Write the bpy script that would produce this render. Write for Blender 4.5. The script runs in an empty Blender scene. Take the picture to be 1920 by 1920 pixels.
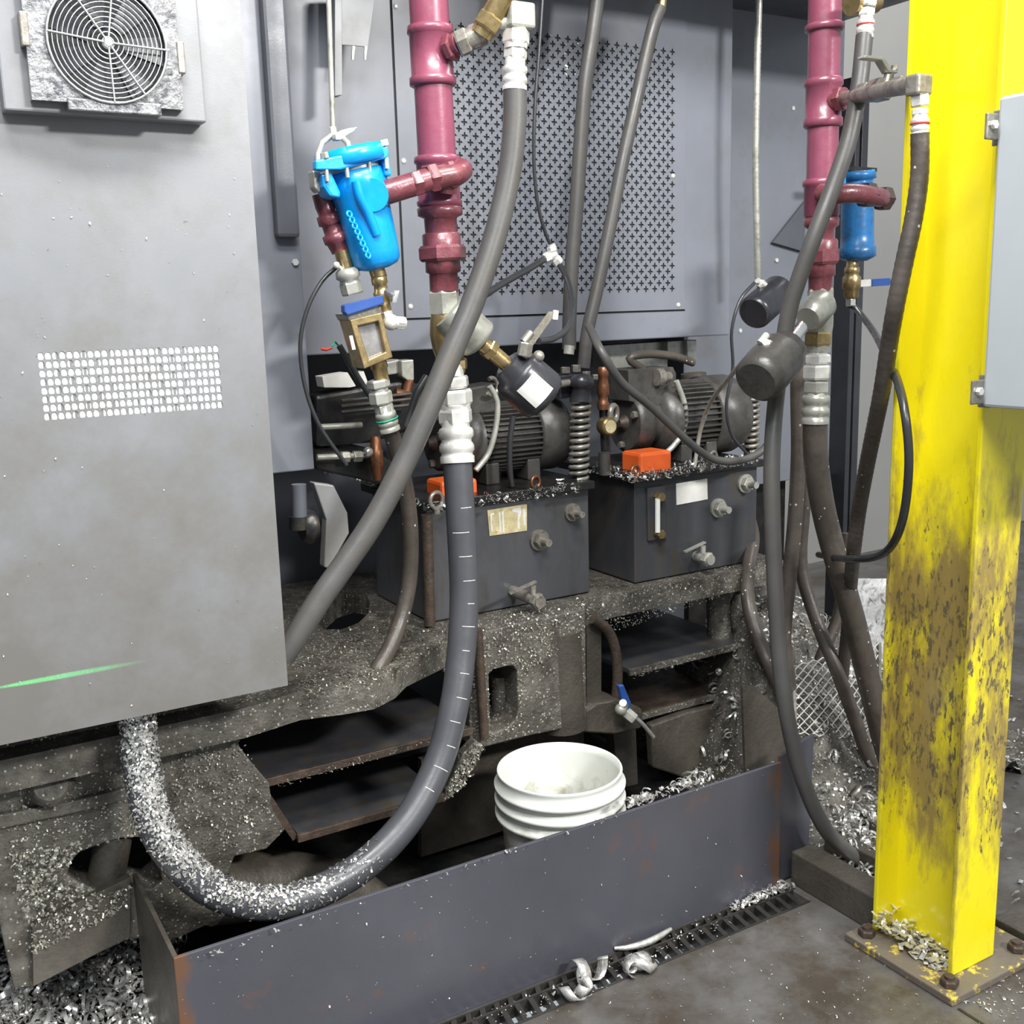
import bpy, bmesh, math, random
from mathutils import Vector, Matrix
from mathutils.geometry import tessellate_polygon
R = random.Random(7)
S = bpy.context.scene
COL = S.collection

# ------------------------------------------------------------------ camera, world, lights, exposure
FPX = 2000.0
CAM_H = 1.4
_x = Vector((3440, -480, FPX)).normalized()
_d = Vector((290, 10412, FPX)); _d = (_d - _x * _d.dot(_x)).normalized()
_y = _x.cross(_d)
if _y.z < 0: _y = -_y
_u = -_d
CW = Matrix((_x, _y, _u))                       # world = CW @ camera(x right, y down, z forward)
CO = Vector((0, 0, CAM_H))
cd = bpy.data.cameras.new('camera'); cam = bpy.data.objects.new('camera', cd); COL.objects.link(cam)
cd.sensor_width = 36; cd.lens = 36 * FPX / 1920; cd.clip_start = 0.02
rx, dn, fw = (CW @ Vector(v) for v in ((1, 0, 0), (0, 1, 0), (0, 0, 1)))
cam.matrix_world = Matrix(((rx.x, -dn.x, -fw.x, 0), (rx.y, -dn.y, -fw.y, 0), (rx.z, -dn.z, -fw.z, CAM_H), (0, 0, 0, 1)))
S.camera = cam
S.view_settings.view_transform = 'Standard'; S.view_settings.look = 'None'
S.view_settings.exposure = 0.25; S.view_settings.gamma = 1; S.view_settings.use_curve_mapping = False
FY_CAB = 1.85
w = bpy.data.worlds.new('hall'); S.world = w; w.use_nodes = True
w.node_tree.nodes['Background'].inputs[0].default_value = (0.86, 0.93, 1.0, 1)
w.node_tree.nodes['Background'].inputs[1].default_value = 0.44
def area(name, loc, target, sx, sy, power, color=(1, 1, 1), spread=180):
    l = bpy.data.lights.new(name, 'AREA'); l.shape = 'RECTANGLE'; l.size = sx; l.size_y = sy
    l.energy = power; l.color = color; l.spread = math.radians(spread)
    o = bpy.data.objects.new(name, l); COL.objects.link(o); o.location = loc
    o.rotation_euler = (Vector(target) - Vector(loc)).to_track_quat('-Z', 'Y').to_euler()
    return o
area('high_bay_lamp', (0.7, 0.85, 3.3), (0.8, 2.0, 1.0), 1.8, 0.35, 82, (1, 0.98, 0.95))
area('high_bay_lamp', (-0.4, -1.3, 4.3), (0.8, 2.0, 0.7), 1.6, 0.5, 105, (0.95, 0.98, 1))
area('high_bay_lamp', (2.7, -3.2, 4.0), (1.6, 1.6, 0.7), 1.0, 0.4, 300, (1, 0.99, 0.96))
area('high_bay_lamp', (4.3, 2.2, 4.6), (4.2, 3.8, 0.6), 1.6, 0.5, 50, (1, 0.98, 0.95))
sl = bpy.data.lights.new('laser_level', 'SPOT'); sl.energy = 700; sl.color = (0.03, 1, 0.2); sl.spot_size = math.radians(1.15); sl.spot_blend = 0.8; sl.shadow_soft_size = 0.0005
so = bpy.data.objects.new('laser_level', sl); COL.objects.link(so); so.location = (-0.30, FY_CAB-0.02, 0.816)
so.rotation_euler = Vector((0.5, 0.02, 0)).to_track_quat('-Z', 'Y').to_euler()

# ------------------------------------------------------------------ helpers
def P(px, py, Y=None, X=None, Z=None):
    d = CW @ Vector((px - 960, py - 960, FPX))
    t = (X / d.x) if X is not None else (Y / d.y) if Y is not None else ((Z - CAM_H) / d.z)
    return CO + d * t
def mpp(p):                                     # metres per photograph pixel at a point
    return (CW.transposed() @ (Vector(p) - CO)).z / FPX
class MB:
    def __init__(s): s.v = []; s.f = []; s.sm = []
    def add(s, vs, fs, smooth=False):
        n = len(s.v); s.v += [Vector(p) for p in vs]
        s.f += [tuple(i + n for i in f) for f in fs]; s.sm += [smooth] * len(fs); return s
    def box(s, a, b):
        x0, x1 = sorted((a[0], b[0])); y0, y1 = sorted((a[1], b[1])); z0, z1 = sorted((a[2], b[2]))
        return s.add([(x0,y0,z0),(x1,y0,z0),(x1,y1,z0),(x0,y1,z0),(x0,y0,z1),(x1,y0,z1),(x1,y1,z1),(x0,y1,z1)],
                     [(0,3,2,1),(4,5,6,7),(0,1,5,4),(1,2,6,5),(2,3,7,6),(3,0,4,7)])
    def obox(s, c, u, v, w_):
        c, u, v, w_ = map(Vector, (c, u, v, w_)); q = []
        for k in (-1, 1):
            for i, j in ((-1,-1),(1,-1),(1,1),(-1,1)): q.append(c + u*i + v*j + w_*k)
        return s.add(q, [(0,3,2,1),(4,5,6,7),(0,1,5,4),(1,2,6,5),(2,3,7,6),(3,0,4,7)])
    def lathe(s, p0, p1, prof, n=24, smooth=True, a0=0.0):
        """prof: (distance along axis in metres, radius); starts and ends closed"""
        p0, p1 = Vector(p0), Vector(p1); ax = (p1 - p0).normalized()
        u = ax.orthogonal().normalized() if abs(ax.z) < 0.9 else ax.cross(Vector((0, 1, 0))).normalized(); v = ax.cross(u)
        vs, fs = [], []
        for t, r in prof:
            for i in range(n):
                a = a0 + 2*math.pi*i/n; vs.append(p0 + ax*t + (u*math.cos(a) + v*math.sin(a))*r)
        for k in range(len(prof) - 1):
            for i in range(n):
                j = (i+1) % n; fs.append((k*n+i, k*n+j, k*n+n+j, k*n+n+i))
        s.add(vs, fs, smooth)
        m = len(prof) - 1
        s.add([vs[i] for i in range(n)], [tuple(range(n-1, -1, -1))]); s.add([vs[m*n+i] for i in range(n)], [tuple(range(n))])
        return s
    def cyl(s, p0, p1, r, n=20, r1=None, smooth=True, a0=0.0):
        L = (Vector(p1) - Vector(p0)).length
        return s.lathe(p0, p1, [(0, r), (L, r if r1 is None else r1)], n, smooth, a0)
    def hexn(s, p0, p1, r, a0=0.3):
        L = (Vector(p1) - Vector(p0)).length; c = min(L*0.18, r*0.15)
        return s.lathe(p0, p1, [(0, r*0.9), (c, r), (L-c, r), (L, r*0.9)], 6, False, a0)
    def tube(s, pts, r, n=12, caps=True):
        """pts: points; r: number or one per point"""
        m = len(pts); rr = r if hasattr(r, '__len__') else [r]*m
        T = [(pts[min(i+1, m-1)] - pts[max(i-1, 0)]).normalized() for i in range(m)]
        u = T[0].orthogonal().normalized(); vs, fs = [], []
        for i in range(m):
            u = (u - T[i]*u.dot(T[i])).normalized(); v = T[i].cross(u)
            for k in range(n):
                a = 2*math.pi*k/n; vs.append(pts[i] + (u*math.cos(a) + v*math.sin(a))*rr[i])
        for i in range(m-1):
            for k in range(n):
                j = (k+1) % n; fs.append((i*n+k, i*n+j, i*n+n+j, i*n+n+k))
        s.add(vs, fs, True)
        if caps: s.add(vs[:n], [tuple(range(n-1,-1,-1))]); s.add(vs[-n:], [tuple(range(n))])
        return s
    def torus(s, c, nrm, R_, r, n=28, k=8, arc=1.0):
        nrm = Vector(nrm).normalized(); u = nrm.orthogonal().normalized(); v = nrm.cross(u); c = Vector(c)
        pts = [c + (u*math.cos(2*math.pi*i/n*arc) + v*math.sin(2*math.pi*i/n*arc))*R_ for i in range(n+1)]
        return s.tube(pts, r, k, caps=arc < 1)
    def sphere(s, c, r, sx=1, sy=1, sz=1, n=14, m=8):
        vs, fs = [], []
        for j in range(m+1):
            b = math.pi*j/m
            for i in range(n):
                a = 2*math.pi*i/n
                vs.append((c[0]+r*sx*math.sin(b)*math.cos(a), c[1]+r*sy*math.sin(b)*math.sin(a), c[2]+r*sz*math.cos(b)))
        for j in range(m):
            for i in range(n):
                k = (i+1) % n; fs.append((j*n+i, j*n+n+i, j*n+n+k, j*n+k))
        return s.add(vs, fs, True)
    def prism(s, pts, off, holes=()):
        """closed outline (3-D points) and holes, pushed by the vector off"""
        off = Vector(off); loops = [[Vector(p) for p in pts]] + [[Vector(p) for p in h] for h in holes]
        flat = [p for l in loops for p in l]; tr = tessellate_polygon(loops); n = len(flat)
        s.add(flat + [p + off for p in flat], [tuple(t) for t in tr] + [tuple(i + n for i in reversed(t)) for t in tr])
        for l in loops:
            m = len(l); s.add(l + [p + off for p in l], [(i, (i+1) % m, (i+1) % m + m, i + m) for i in range(m)])
        return s
    def pxprism(s, px, Y, depth, holes=()):
        return s.prism([P(x, y, Y=Y) for x, y in px], (0, depth, 0), [[P(x, y, Y=Y) for x, y in h] for h in holes])
    def build(s, name, m, parent=None, bevel=0, label=None, recalc=True, sub=0):
        lo = Vector([min(p[i] for p in s.v) for i in range(3)]); hi = Vector([max(p[i] for p in s.v) for i in range(3)])
        c = (lo + hi)/2
        me = bpy.data.meshes.new(name); me.from_pydata([p - c for p in s.v], [], s.f)
        me.polygons.foreach_set('use_smooth', s.sm)
        if recalc or bevel:
            b = bmesh.new(); b.from_mesh(me)
            if bevel: bmesh.ops.remove_doubles(b, verts=b.verts, dist=1e-5)
            bmesh.ops.recalc_face_normals(b, faces=b.faces); b.to_mesh(me); b.free()
        me.materials.append(m); me.update()
        o = bpy.data.objects.new(name, me); COL.objects.link(o)
        o['_c'] = list(c); o.location = c
        if parent is not None: o.parent = parent; o.location = c - Vector(parent['_c'])
        if bevel:
            b = o.modifiers.new('bevel', 'BEVEL'); b.width = bevel; b.segments = 2; b.limit_method = 'ANGLE'; b.angle_limit = math.radians(40)
        if label: o['label'] = label
        return o
def tag(o, label=None, cat=None, group=None, kind=None):
    if label: o['label'] = label
    if cat: o['category'] = cat
    if group: o['group'] = group
    if kind: o['kind'] = kind
    return o
def thing(name, loc, label, cat, group=None):
    o = bpy.data.objects.new(name, None); COL.objects.link(o); o.location = loc; o['_c'] = list(loc); o.empty_display_size = 0.05
    return tag(o, label, cat, group)
def inst(src, world, parent):                   # copy sharing mesh data
    o = src.copy(); COL.objects.link(o); o['_c'] = list(world); o.parent = parent
    o.location = Vector(world) - Vector(parent['_c']); return o
def spline(pts, step=0.012):
    """Catmull-Rom through world points"""
    p = [pts[0]*2 - pts[1]] + pts + [pts[-1]*2 - pts[-2]]; out = []
    for i in range(1, len(p)-2):
        n = max(2, int((p[i+1]-p[i]).length/step))
        for k in range(n):
            t = k/n; a, b, c, d = p[i-1], p[i], p[i+1], p[i+2]
            out.append((b*2 + (c-a)*t + (a*2-b*5+c*4-d)*t*t + (b*3-a-c*3+d)*t*t*t)*0.5)
    out.append(pts[-1]); return out
def path(pts, Y=None):
    """[(px, py[, Y])] -> world points; a missing Y repeats the last one"""
    out = []; y = Y
    for q in pts:
        if len(q) > 2: y = q[2]
        out.append(P(q[0], q[1], Y=y))
    return out
def hose(pts, r, Y=None, n=14, ridge=0.0, pitch=0.02):
    sp = spline(path(pts, Y), 0.006 if ridge else 0.015); m = MB()
    if ridge:
        L = 0; rr = []
        for i, p in enumerate(sp):
            if i: L += (p - sp[i-1]).length
            rr.append(r + ridge*(0.5 + 0.5*math.cos(2*math.pi*L/pitch)))
        m.tube(sp, rr, n)
    else: m.tube(sp, r, n)
    return m
def stack(m, a, b, Y, prof, n=24, smooth=True, Y2=None):
    """turned profile on the axis through pixels a and b: prof = (pixel y on the axis, half width in pixels)"""
    A = P(*a, Y=Y); B = P(*b, Y=Y if Y2 is None else Y2); out = []
    for py, hw in prof:
        t = (py - a[1])/(b[1] - a[1]); q = A.lerp(B, t); out.append(((q - A).dot((B - A).normalized()), hw*mpp(q)))
    p0 = A + (B - A).normalized()*out[0][0]
    return m.lathe(p0, p0 + (B - A), [(t - out[0][0], r) for t, r in out], n, smooth)
def hexpx(m, a, b, r, Y, Y2=None, a0=0.3):
    A = P(*a, Y=Y); B = P(*b, Y=Y if Y2 is None else Y2); return m.hexn(A, B, r*mpp(A), a0)
def cylpx(m, a, b, r, Y, Y2=None, n=18, r1=None):
    A = P(*a, Y=Y); B = P(*b, Y=Y if Y2 is None else Y2)
    return m.cyl(A, B, r*mpp(A), n, None if r1 is None else r1*mpp(B))

# ------------------------------------------------------------------ materials
def mat(name, col, rough=0.5, metal=0.0, var=0.15, scale=6.0, bump=0.0, bscale=60.0, col2=None, mask=(0.45, 0.6), coat=0.0, stretch=(1, 1, 1), speck=None, rvar=0.1, grad=None, space='Object', gaxis=2, scratch=None):
    m = bpy.data.materials.new(name); m.use_nodes = True; nt = m.node_tree; N = nt.nodes; L = nt.links
    bs = N['Principled BSDF']; bs.inputs['Metallic'].default_value = metal; bs.inputs['Coat Weight'].default_value = coat; bs.inputs['Coat Roughness'].default_value = 0.15
    if space == 'World':
        src = N.new('ShaderNodeNewGeometry').outputs['Position']
    else: src = N.new('ShaderNodeTexCoord').outputs['Object']
    mp = N.new('ShaderNodeMapping'); mp.inputs['Scale'].default_value = stretch; L.new(src, mp.inputs['Vector'])
    def noise(sc, det=5, ro=0.6):
        n = N.new('ShaderNodeTexNoise'); n.inputs['Scale'].default_value = sc; n.inputs['Detail'].default_value = det; n.inputs['Roughness'].default_value = ro
        L.new(mp.outputs[0], n.inputs['Vector']); return n.outputs['Fac']
    def ramp(fac, a, b, lo=(0,0,0,1), hi=(1,1,1,1)):
        r = N.new('ShaderNodeValToRGB'); r.color_ramp.elements[0].position = a; r.color_ramp.elements[1].position = b
        r.color_ramp.elements[0].color = lo; r.color_ramp.elements[1].color = hi; L.new(fac, r.inputs[0]); return r.outputs[0]
    def mix(fac, a, b):
        x = N.new('ShaderNodeMix'); x.data_type = 'RGBA'
        for sock, val in ((x.inputs[0], fac), (x.inputs[6], a), (x.inputs[7], b)):
            if hasattr(val, 'is_linked'): L.new(val, sock)
            else: sock.default_value = val
        return x.outputs[2]
    c = tuple(col) + (1,); n1 = noise(scale)
    out = ramp(n1, 0.3, 0.72, tuple(max(0, v*(1-var)) for v in col) + (1,), tuple(min(1, v*(1+var)) for v in col) + (1,))
    if col2 is not None:
        f = noise(scale*1.7 + 1.3, 8, 0.68)
        if grad:                                   # [(height, amount)]: second colour by height or along X: wear, rust, dirt, painted light falloff on panel
            sx = N.new('ShaderNodeSeparateXYZ'); g = N.new('ShaderNodeNewGeometry'); L.new(g.outputs['Position'], sx.inputs[0])
            dv = N.new('ShaderNodeMath'); dv.operation = 'DIVIDE'; dv.inputs[1].default_value = 2.0; L.new(sx.outputs[gaxis], dv.inputs[0])
            cr = N.new('ShaderNodeValToRGB'); el = cr.color_ramp.elements
            for q, (zz, vv) in enumerate(grad):
                e_ = el[q] if q < 2 else el.new(zz/2)
                e_.position = zz/2; e_.color = (vv, vv, vv, 1)
            L.new(dv.outputs[0], cr.inputs[0]); ad = N.new('ShaderNodeMath'); ad.operation = 'ADD'; L.new(f, ad.inputs[0]); L.new(cr.outputs[0], ad.inputs[1]); f = ad.outputs[0]
        out = mix(ramp(f, *mask), out, tuple(col2) + (1,))
    if scratch:                                    # (noise scale, mask, colour): scratches through the film, following the same wear
        ad2 = N.new('ShaderNodeMath'); ad2.operation = 'ADD'; L.new(noise(scratch[0], 6, 0.7), ad2.inputs[0]); L.new(cr.outputs[0], ad2.inputs[1])
        out = mix(ramp(ad2.outputs[0], *scratch[1]), out, tuple(scratch[2]) + (1,))
    if speck:                                      # (density threshold, scale, colour): grains of swarf stuck in the oil film
        vo = N.new('ShaderNodeTexVoronoi'); vo.inputs['Scale'].default_value = speck[1]; L.new(mp.outputs[0], vo.inputs['Vector'])
        sc = N.new('ShaderNodeSeparateColor'); L.new(vo.outputs['Color'], sc.inputs[0])
        gt = N.new('ShaderNodeMath'); gt.operation = 'GREATER_THAN'; gt.inputs[1].default_value = speck[0]; L.new(sc.outputs[0], gt.inputs[0])
        lt = N.new('ShaderNodeMath'); lt.operation = 'LESS_THAN'; lt.inputs[1].default_value = 0.42; L.new(vo.outputs['Distance'], lt.inputs[0])
        mu = N.new('ShaderNodeMath'); mu.operation = 'MULTIPLY'; L.new(gt.outputs[0], mu.inputs[0]); L.new(lt.outputs[0], mu.inputs[1])
        out = mix(mu.outputs[0], out, tuple(speck[2]) + (1,))
    L.new(out, bs.inputs['Base Color'])
    L.new(ramp(noise(scale*2.3), 0.3, 0.7, (max(0.02, rough-rvar),)*3 + (1,), (min(1, rough+rvar),)*3 + (1,)), bs.inputs['Roughness'])
    if bump:
        b = N.new('ShaderNodeBump'); b.inputs['Strength'].default_value = bump; b.inputs['Distance'].default_value = 0.004
        L.new(noise(bscale, 6), b.inputs['Height']); L.new(b.outputs[0], bs.inputs['Normal'])
    return m
M = {}
M['panel'] = mat('grey machine paint', (0.215, 0.22, 0.232), 0.38, 0.0, 0.10, 2.2, 0.04, 300, (0.152, 0.146, 0.134), (0.48, 0.85), grad=[(0.0, 0.25), (1.95, -0.05), (0.75, 0.30), (1.1, 0.18), (1.45, 0.05)])  # lower part darkened in the colour: overhead light falloff plus grime film
M['panel2'] = mat('blue grey machine paint', (0.185, 0.195, 0.225), 0.36, 0.0, 0.10, 2.5, 0.03, 300, (0.15, 0.15, 0.15), (0.52, 0.8))
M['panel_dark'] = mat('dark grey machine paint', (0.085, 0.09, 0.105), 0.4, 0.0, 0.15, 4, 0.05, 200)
M['wallgrey'] = mat('light warm grey sheet', (0.29, 0.285, 0.275), 0.5, 0.0, 0.05, 1.5)
M['black'] = mat('black void', (0.008, 0.009, 0.011), 0.7)
M['oilsteel'] = mat('oily black steel', (0.022, 0.022, 0.023), 0.32, 0.3, 0.4, 9, 0.25, 70, (0.05, 0.042, 0.03), (0.5, 0.7))
M['tank'] = mat('oily charcoal tank paint', (0.088, 0.089, 0.098), 0.35, 0.1, 0.25, 5, 0.08, 90, (0.045, 0.04, 0.032), (0.45, 0.75), stretch=(1, 1, 0.35))
M['tank2'] = mat('oil streaked tank paint', (0.055, 0.056, 0.062), 0.33, 0.1, 0.35, 5, 0.10, 90, (0.075, 0.058, 0.033), (0.5, 0.7), stretch=(1, 1, 0.3))
M['cast'] = mat('casting crusted with swarf', (0.145, 0.135, 0.115), 0.40, 0.1, 0.55, 9, 0.9, 140, (0.055, 0.048, 0.039), (0.40, 0.62), speck=(0.87, 190, (0.40, 0.385, 0.33)))
M['castlow'] = mat('brown oily casting', (0.088, 0.078, 0.063), 0.38, 0.1, 0.4, 8, 0.5, 110, (0.045, 0.039, 0.031), (0.4, 0.7))
M['rust'] = mat('oily rust', (0.085, 0.058, 0.042), 0.45, 0.15, 0.4, 14, 0.5, 120, (0.04, 0.033, 0.027), (0.42, 0.65))
M['curb'] = mat('blue black mill steel', (0.078, 0.079, 0.096), 0.36, 0.2, 0.12, 3, 0.05, 160, (0.155, 0.080, 0.048), (0.60, 0.78), grad=[(0.0, 0.3), (1.99, 0.0), (0.33, 0.30), (0.36, 0.02), (1.55, 0.0), (1.69, 0.06), (1.742, 0.2), (1.75, 0.0)], space='World', gaxis=0)
M['rustpatch'] = mat('rust bloom on steel', (0.17, 0.075, 0.035), 0.6, 0.1, 0.35, 16, 0.3, 120, (0.07, 0.05, 0.042), (0.45, 0.62))
M['floor'] = mat('oil stained floor plate', (0.135, 0.13, 0.125), 0.34, 0.15, 0.18, 2.0, 0.08, 120, (0.062, 0.05, 0.038), (0.40, 0.62), space='World')
M['grate'] = mat('worn cast grate', (0.05, 0.046, 0.042), 0.4, 0.4, 0.3, 14, 0.3, 120)
M['yellow'] = mat('worn yellow paint', (0.82, 0.70, 0.008), 0.30, 0.0, 0.05, 5, 0.25, 45, (0.29, 0.21, 0.06), (0.62, 0.80), coat=0.3, stretch=(1, 1, 0.35), grad=[(0.0, 0.06), (1.95, -0.1), (0.15, 0.10), (0.36, 0.27), (0.78, 0.28), (1.0, 0.17), (1.3, 0.02)], space='World', scratch=(85, (0.80, 0.87), (0.12, 0.095, 0.05)))
M['yellowbase'] = mat('scuffed yellow paint', (0.62, 0.47, 0.06), 0.45, 0.0, 0.15, 14, 0.4, 60, (0.13, 0.11, 0.085), (0.37, 0.45))
M['purple'] = mat('maroon pipe paint', (0.225, 0.056, 0.095), 0.34, 0.0, 0.12, 12, 0.10, 80, (0.14, 0.04, 0.055), (0.55, 0.8), coat=0.3)
M['maroon'] = mat('oily maroon fitting', (0.18, 0.048, 0.062), 0.33, 0.05, 0.2, 18, 0.3, 90, (0.09, 0.037, 0.033), (0.5, 0.68), coat=0.3)
M['blue'] = mat('sky blue enamel', (0.0, 0.29, 0.74), 0.34, 0.0, 0.12, 9, 0.15, 60, (0.0, 0.17, 0.5), (0.58, 0.8), coat=0.3)
M['bluedirty'] = mat('grimy blue enamel', (0.015, 0.16, 0.42), 0.34, 0.0, 0.2, 12, 0.2, 60, (0.03, 0.06, 0.11), (0.45, 0.7), coat=0.2)
M['navy'] = mat('blue vinyl grip', (0.025, 0.075, 0.28), 0.35, 0.0, 0.1)
M['brass'] = mat('dull brass', (0.44, 0.33, 0.16), 0.34, 0.85, 0.2, 20, 0.1, 80, (0.2, 0.15, 0.08), (0.5, 0.75))
M['copper'] = mat('dull copper', (0.30, 0.13, 0.07), 0.38, 0.7, 0.25, 20, 0.1, 80, (0.08, 0.05, 0.035), (0.5, 0.7))
M['zinc'] = mat('zinc plated steel', (0.82, 0.81, 0.76), 0.3, 0.45, 0.10, 25, 0.06, 90, (0.55, 0.54, 0.48), (0.58, 0.8))
M['galv'] = mat('dull galvanised steel', (0.44, 0.44, 0.39), 0.36, 0.4, 0.15, 22, 0.12, 90, (0.25, 0.24, 0.19), (0.5, 0.72))
M['dirtyzinc'] = mat('grimy steel fitting', (0.32, 0.30, 0.26), 0.33, 0.5, 0.3, 22, 0.2, 90, (0.12, 0.105, 0.085), (0.48, 0.7))
M['steel'] = mat('bright steel', (0.78, 0.77, 0.74), 0.22, 0.9, 0.1, 25)
M['wire'] = mat('chrome wire guard', (0.80, 0.80, 0.80), 0.25, 0.85, 0.1, 25)
M['rubber'] = mat('grey black hose rubber', (0.080, 0.078, 0.075), 0.42, 0.0, 0.15, 8, 0.06, 120, (0.088, 0.074, 0.058), (0.5, 0.75))
M['rubberb'] = mat('blue black hose rubber', (0.066, 0.068, 0.076), 0.36, 0.0, 0.15, 8, 0.06, 120)
M['rubberold'] = mat('oily brown hose rubber', (0.078, 0.064, 0.053), 0.4, 0.0, 0.25, 9, 0.2, 100, (0.042, 0.036, 0.03), (0.45, 0.7), speck=(0.985, 150, (0.45, 0.44, 0.40)))
M['tubeblack'] = mat('black nylon tube', (0.03, 0.031, 0.033), 0.28, 0.0, 0.1)
M['actuator'] = mat('black satin plastic', (0.035, 0.036, 0.042), 0.28, 0.1, 0.15, 10, 0.03, 80)
M['motor'] = mat('oily motor paint', (0.075, 0.070, 0.064), 0.36, 0.1, 0.3, 9, 0.2, 80, (0.03, 0.028, 0.025), (0.45, 0.7))
M['orange'] = mat('orange plastic', (0.80, 0.13, 0.025), 0.4, 0.0, 0.1, 12)
M['label'] = mat('white paper label', (0.74, 0.73, 0.68), 0.5, 0.0, 0.08, 30)
M['labelold'] = mat('yellowed plate', (0.62, 0.53, 0.30), 0.4, 0.0, 0.35, 30, 0.05, 60, (0.28, 0.2, 0.07), (0.55, 0.7))
M['whiteplastic'] = mat('used white bucket plastic', (0.70, 0.71, 0.66), 0.38, 0.0, 0.06, 8, 0.05, 60, (0.40, 0.385, 0.31), (0.62, 0.80), grad=[(0.0, 0.3), (1.9, 0.0), (0.22, 0.20), (0.27, 0.0), (0.36, 0.0)], space='World')
M['filter'] = mat('white filter fleece', (0.80, 0.80, 0.77), 0.8, 0.0, 0.08, 30)
M['greybox'] = mat('light grey enclosure paint', (0.42, 0.45, 0.47), 0.42, 0.0, 0.04, 4)
M['chip'] = mat('bright metal swarf', (0.66, 0.65, 0.62), 0.3, 0.65, 0.35, 60)
M['chipoil'] = mat('oily metal swarf', (0.36, 0.345, 0.29), 0.28, 0.5, 0.6, 80)
M['fanplate'] = mat('wet grey fan plate', (0.24, 0.24, 0.245), 0.16, 0.3, 0.35, 24, 1.0, 85, (0.08, 0.082, 0.09), (0.5, 0.6), coat=0.8)
M['glass'] = mat('clouded sight glass', (0.22, 0.215, 0.21), 0.12, 0.0, 0.35, 30, coat=0.8)
M['bag'] = mat('white plastic sheet', (0.62, 0.62, 0.62), 0.22, 0.0, 0.35, 18, 0.8, 25, (0.25, 0.25, 0.25), (0.5, 0.62), coat=0.5)
M['green'] = mat('green sleeve', (0.02, 0.35, 0.2), 0.5)
M['red'] = mat('red sleeve', (0.6, 0.05, 0.03), 0.5)

# ------------------------------------------------------------------ swarf
def flake(m, p, n, s, rr=R):
    """one bent splinter at p on a surface with normal n"""
    n = Vector(n); t = n.orthogonal().normalized(); a = rr.uniform(0, 6.28)
    t = (t*math.cos(a) + n.cross(t)*math.sin(a)); t = (t + n*rr.uniform(-0.3, 0.9)).normalized(); b = t.cross(n)
    if b.length < 1e-4: b = t.orthogonal()
    b.normalize(); up = b.cross(t); L = s*rr.uniform(0.6, 1.9); W = s*rr.uniform(0.18, 0.45); k = rr.uniform(-0.5, 0.7)
    vs = []
    for i in range(3):
        q = p + t*(L*(i/2 - 0.5)) + up*(k*L*(0.25 if i == 1 else 0)) + n*(s*0.18)
        vs += [q - b*W, q + b*W]
    m.add(vs, [(0, 1, 3, 2), (2, 3, 5, 4)])
def curl(m, p, s, rr=R, turns=None):
    """a curled ribbon of swarf"""
    ax = Vector((rr.gauss(0, 1), rr.gauss(0, 1), rr.gauss(0, 0.5))).normalized(); u = ax.orthogonal().normalized(); v = ax.cross(u)
    T = turns or rr.uniform(0.5, 1.6); n = int(8*T)+4; r0 = s*rr.uniform(0.2, 0.5); a0 = rr.uniform(0, 6.28); W = s*(rr.uniform(0.07, 0.17) if turns is None else 0.24); vs = []
    Lx = s*rr.uniform(0.3, 1.1)
    for i in range(n+1):
        t = i/n; a = a0 + 6.28*T*t; q = p + (u*math.cos(a) + v*math.sin(a))*r0*(1 + 0.7*t) + ax*Lx*t
        vs += [q - ax*W, q + ax*W]
    m.add(vs, [(2*i, 2*i+1, 2*i+3, 2*i+2) for i in range(n)], True)
def inpoly(x, y, pg):
    c = False; j = len(pg)-1
    for i in range(len(pg)):
        if (pg[i][1] > y) != (pg[j][1] > y) and x < (pg[j][0]-pg[i][0])*(y-pg[i][1])/(pg[j][1]-pg[i][1]) + pg[i][0]: c = not c
        j = i
    return c
def strew(m, pg, n, size, nrm, Y=None, Z=None, X=None, lift=0.0, holes=(), curls=0.0):
    n = int(n*1.9); xs = [p[0] for p in pg]; ys = [p[1] for p in pg]; k = 0; tries = 0
    while k < n and tries < n*30:
        tries += 1
        x, y = R.uniform(min(xs), max(xs)), R.uniform(min(ys), max(ys))
        if not inpoly(x, y, pg) or any(inpoly(x, y, h) for h in holes): continue
        p = P(x, y, Y=Y, Z=Z, X=X) + Vector(nrm)*lift
        s = size*R.choice((0.35, 0.45, 0.55, 0.7, 0.9))
        if R.random() < curls: curl(m, p + Vector(nrm)*s*0.6, s*2.2)
        else: flake(m, p, nrm, s)
        k += 1
    return m

# ================================================================== the setting
GX0, GX1, GY0, GYM, GY1 = 0.55, 1.755, 1.635, 1.694, 1.722   # drain trench along the curb
fl = MB()
for a, b in (((-2, -1.2), (7, GY0)), ((-2, GY0), (GX0, GY1)), ((GX1, GY0), (7, GY1)), ((-2, GY1), (7, 4.0))):
    fl.box((a[0], a[1], -0.03), (b[0], b[1], 0))
fl.box((GX0, GY0, -0.09), (GX1, GY1, -0.08))
fo = tag(fl.build('floor', M['floor'], recalc=False), 'dark oily steel and concrete shop floor', kind='structure')
tag(MB().box((2.6, 4.0, -0.03), (9, 4.08, 4.2)).build('wall_back', M['wallgrey']), 'plain light grey sheet wall far behind the pipes', kind='structure')
# plate seam in the floor beside the column
tag(MB().box((P(1795,1893,Z=0).x, P(1795,1893,Z=0).y, 0), (P(1795,1893,Z=0).x+0.006, -0.5, 0.0015)).build('trim_1', M['oilsteel']), 'dark joint between two floor plates', kind='structure')

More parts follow.
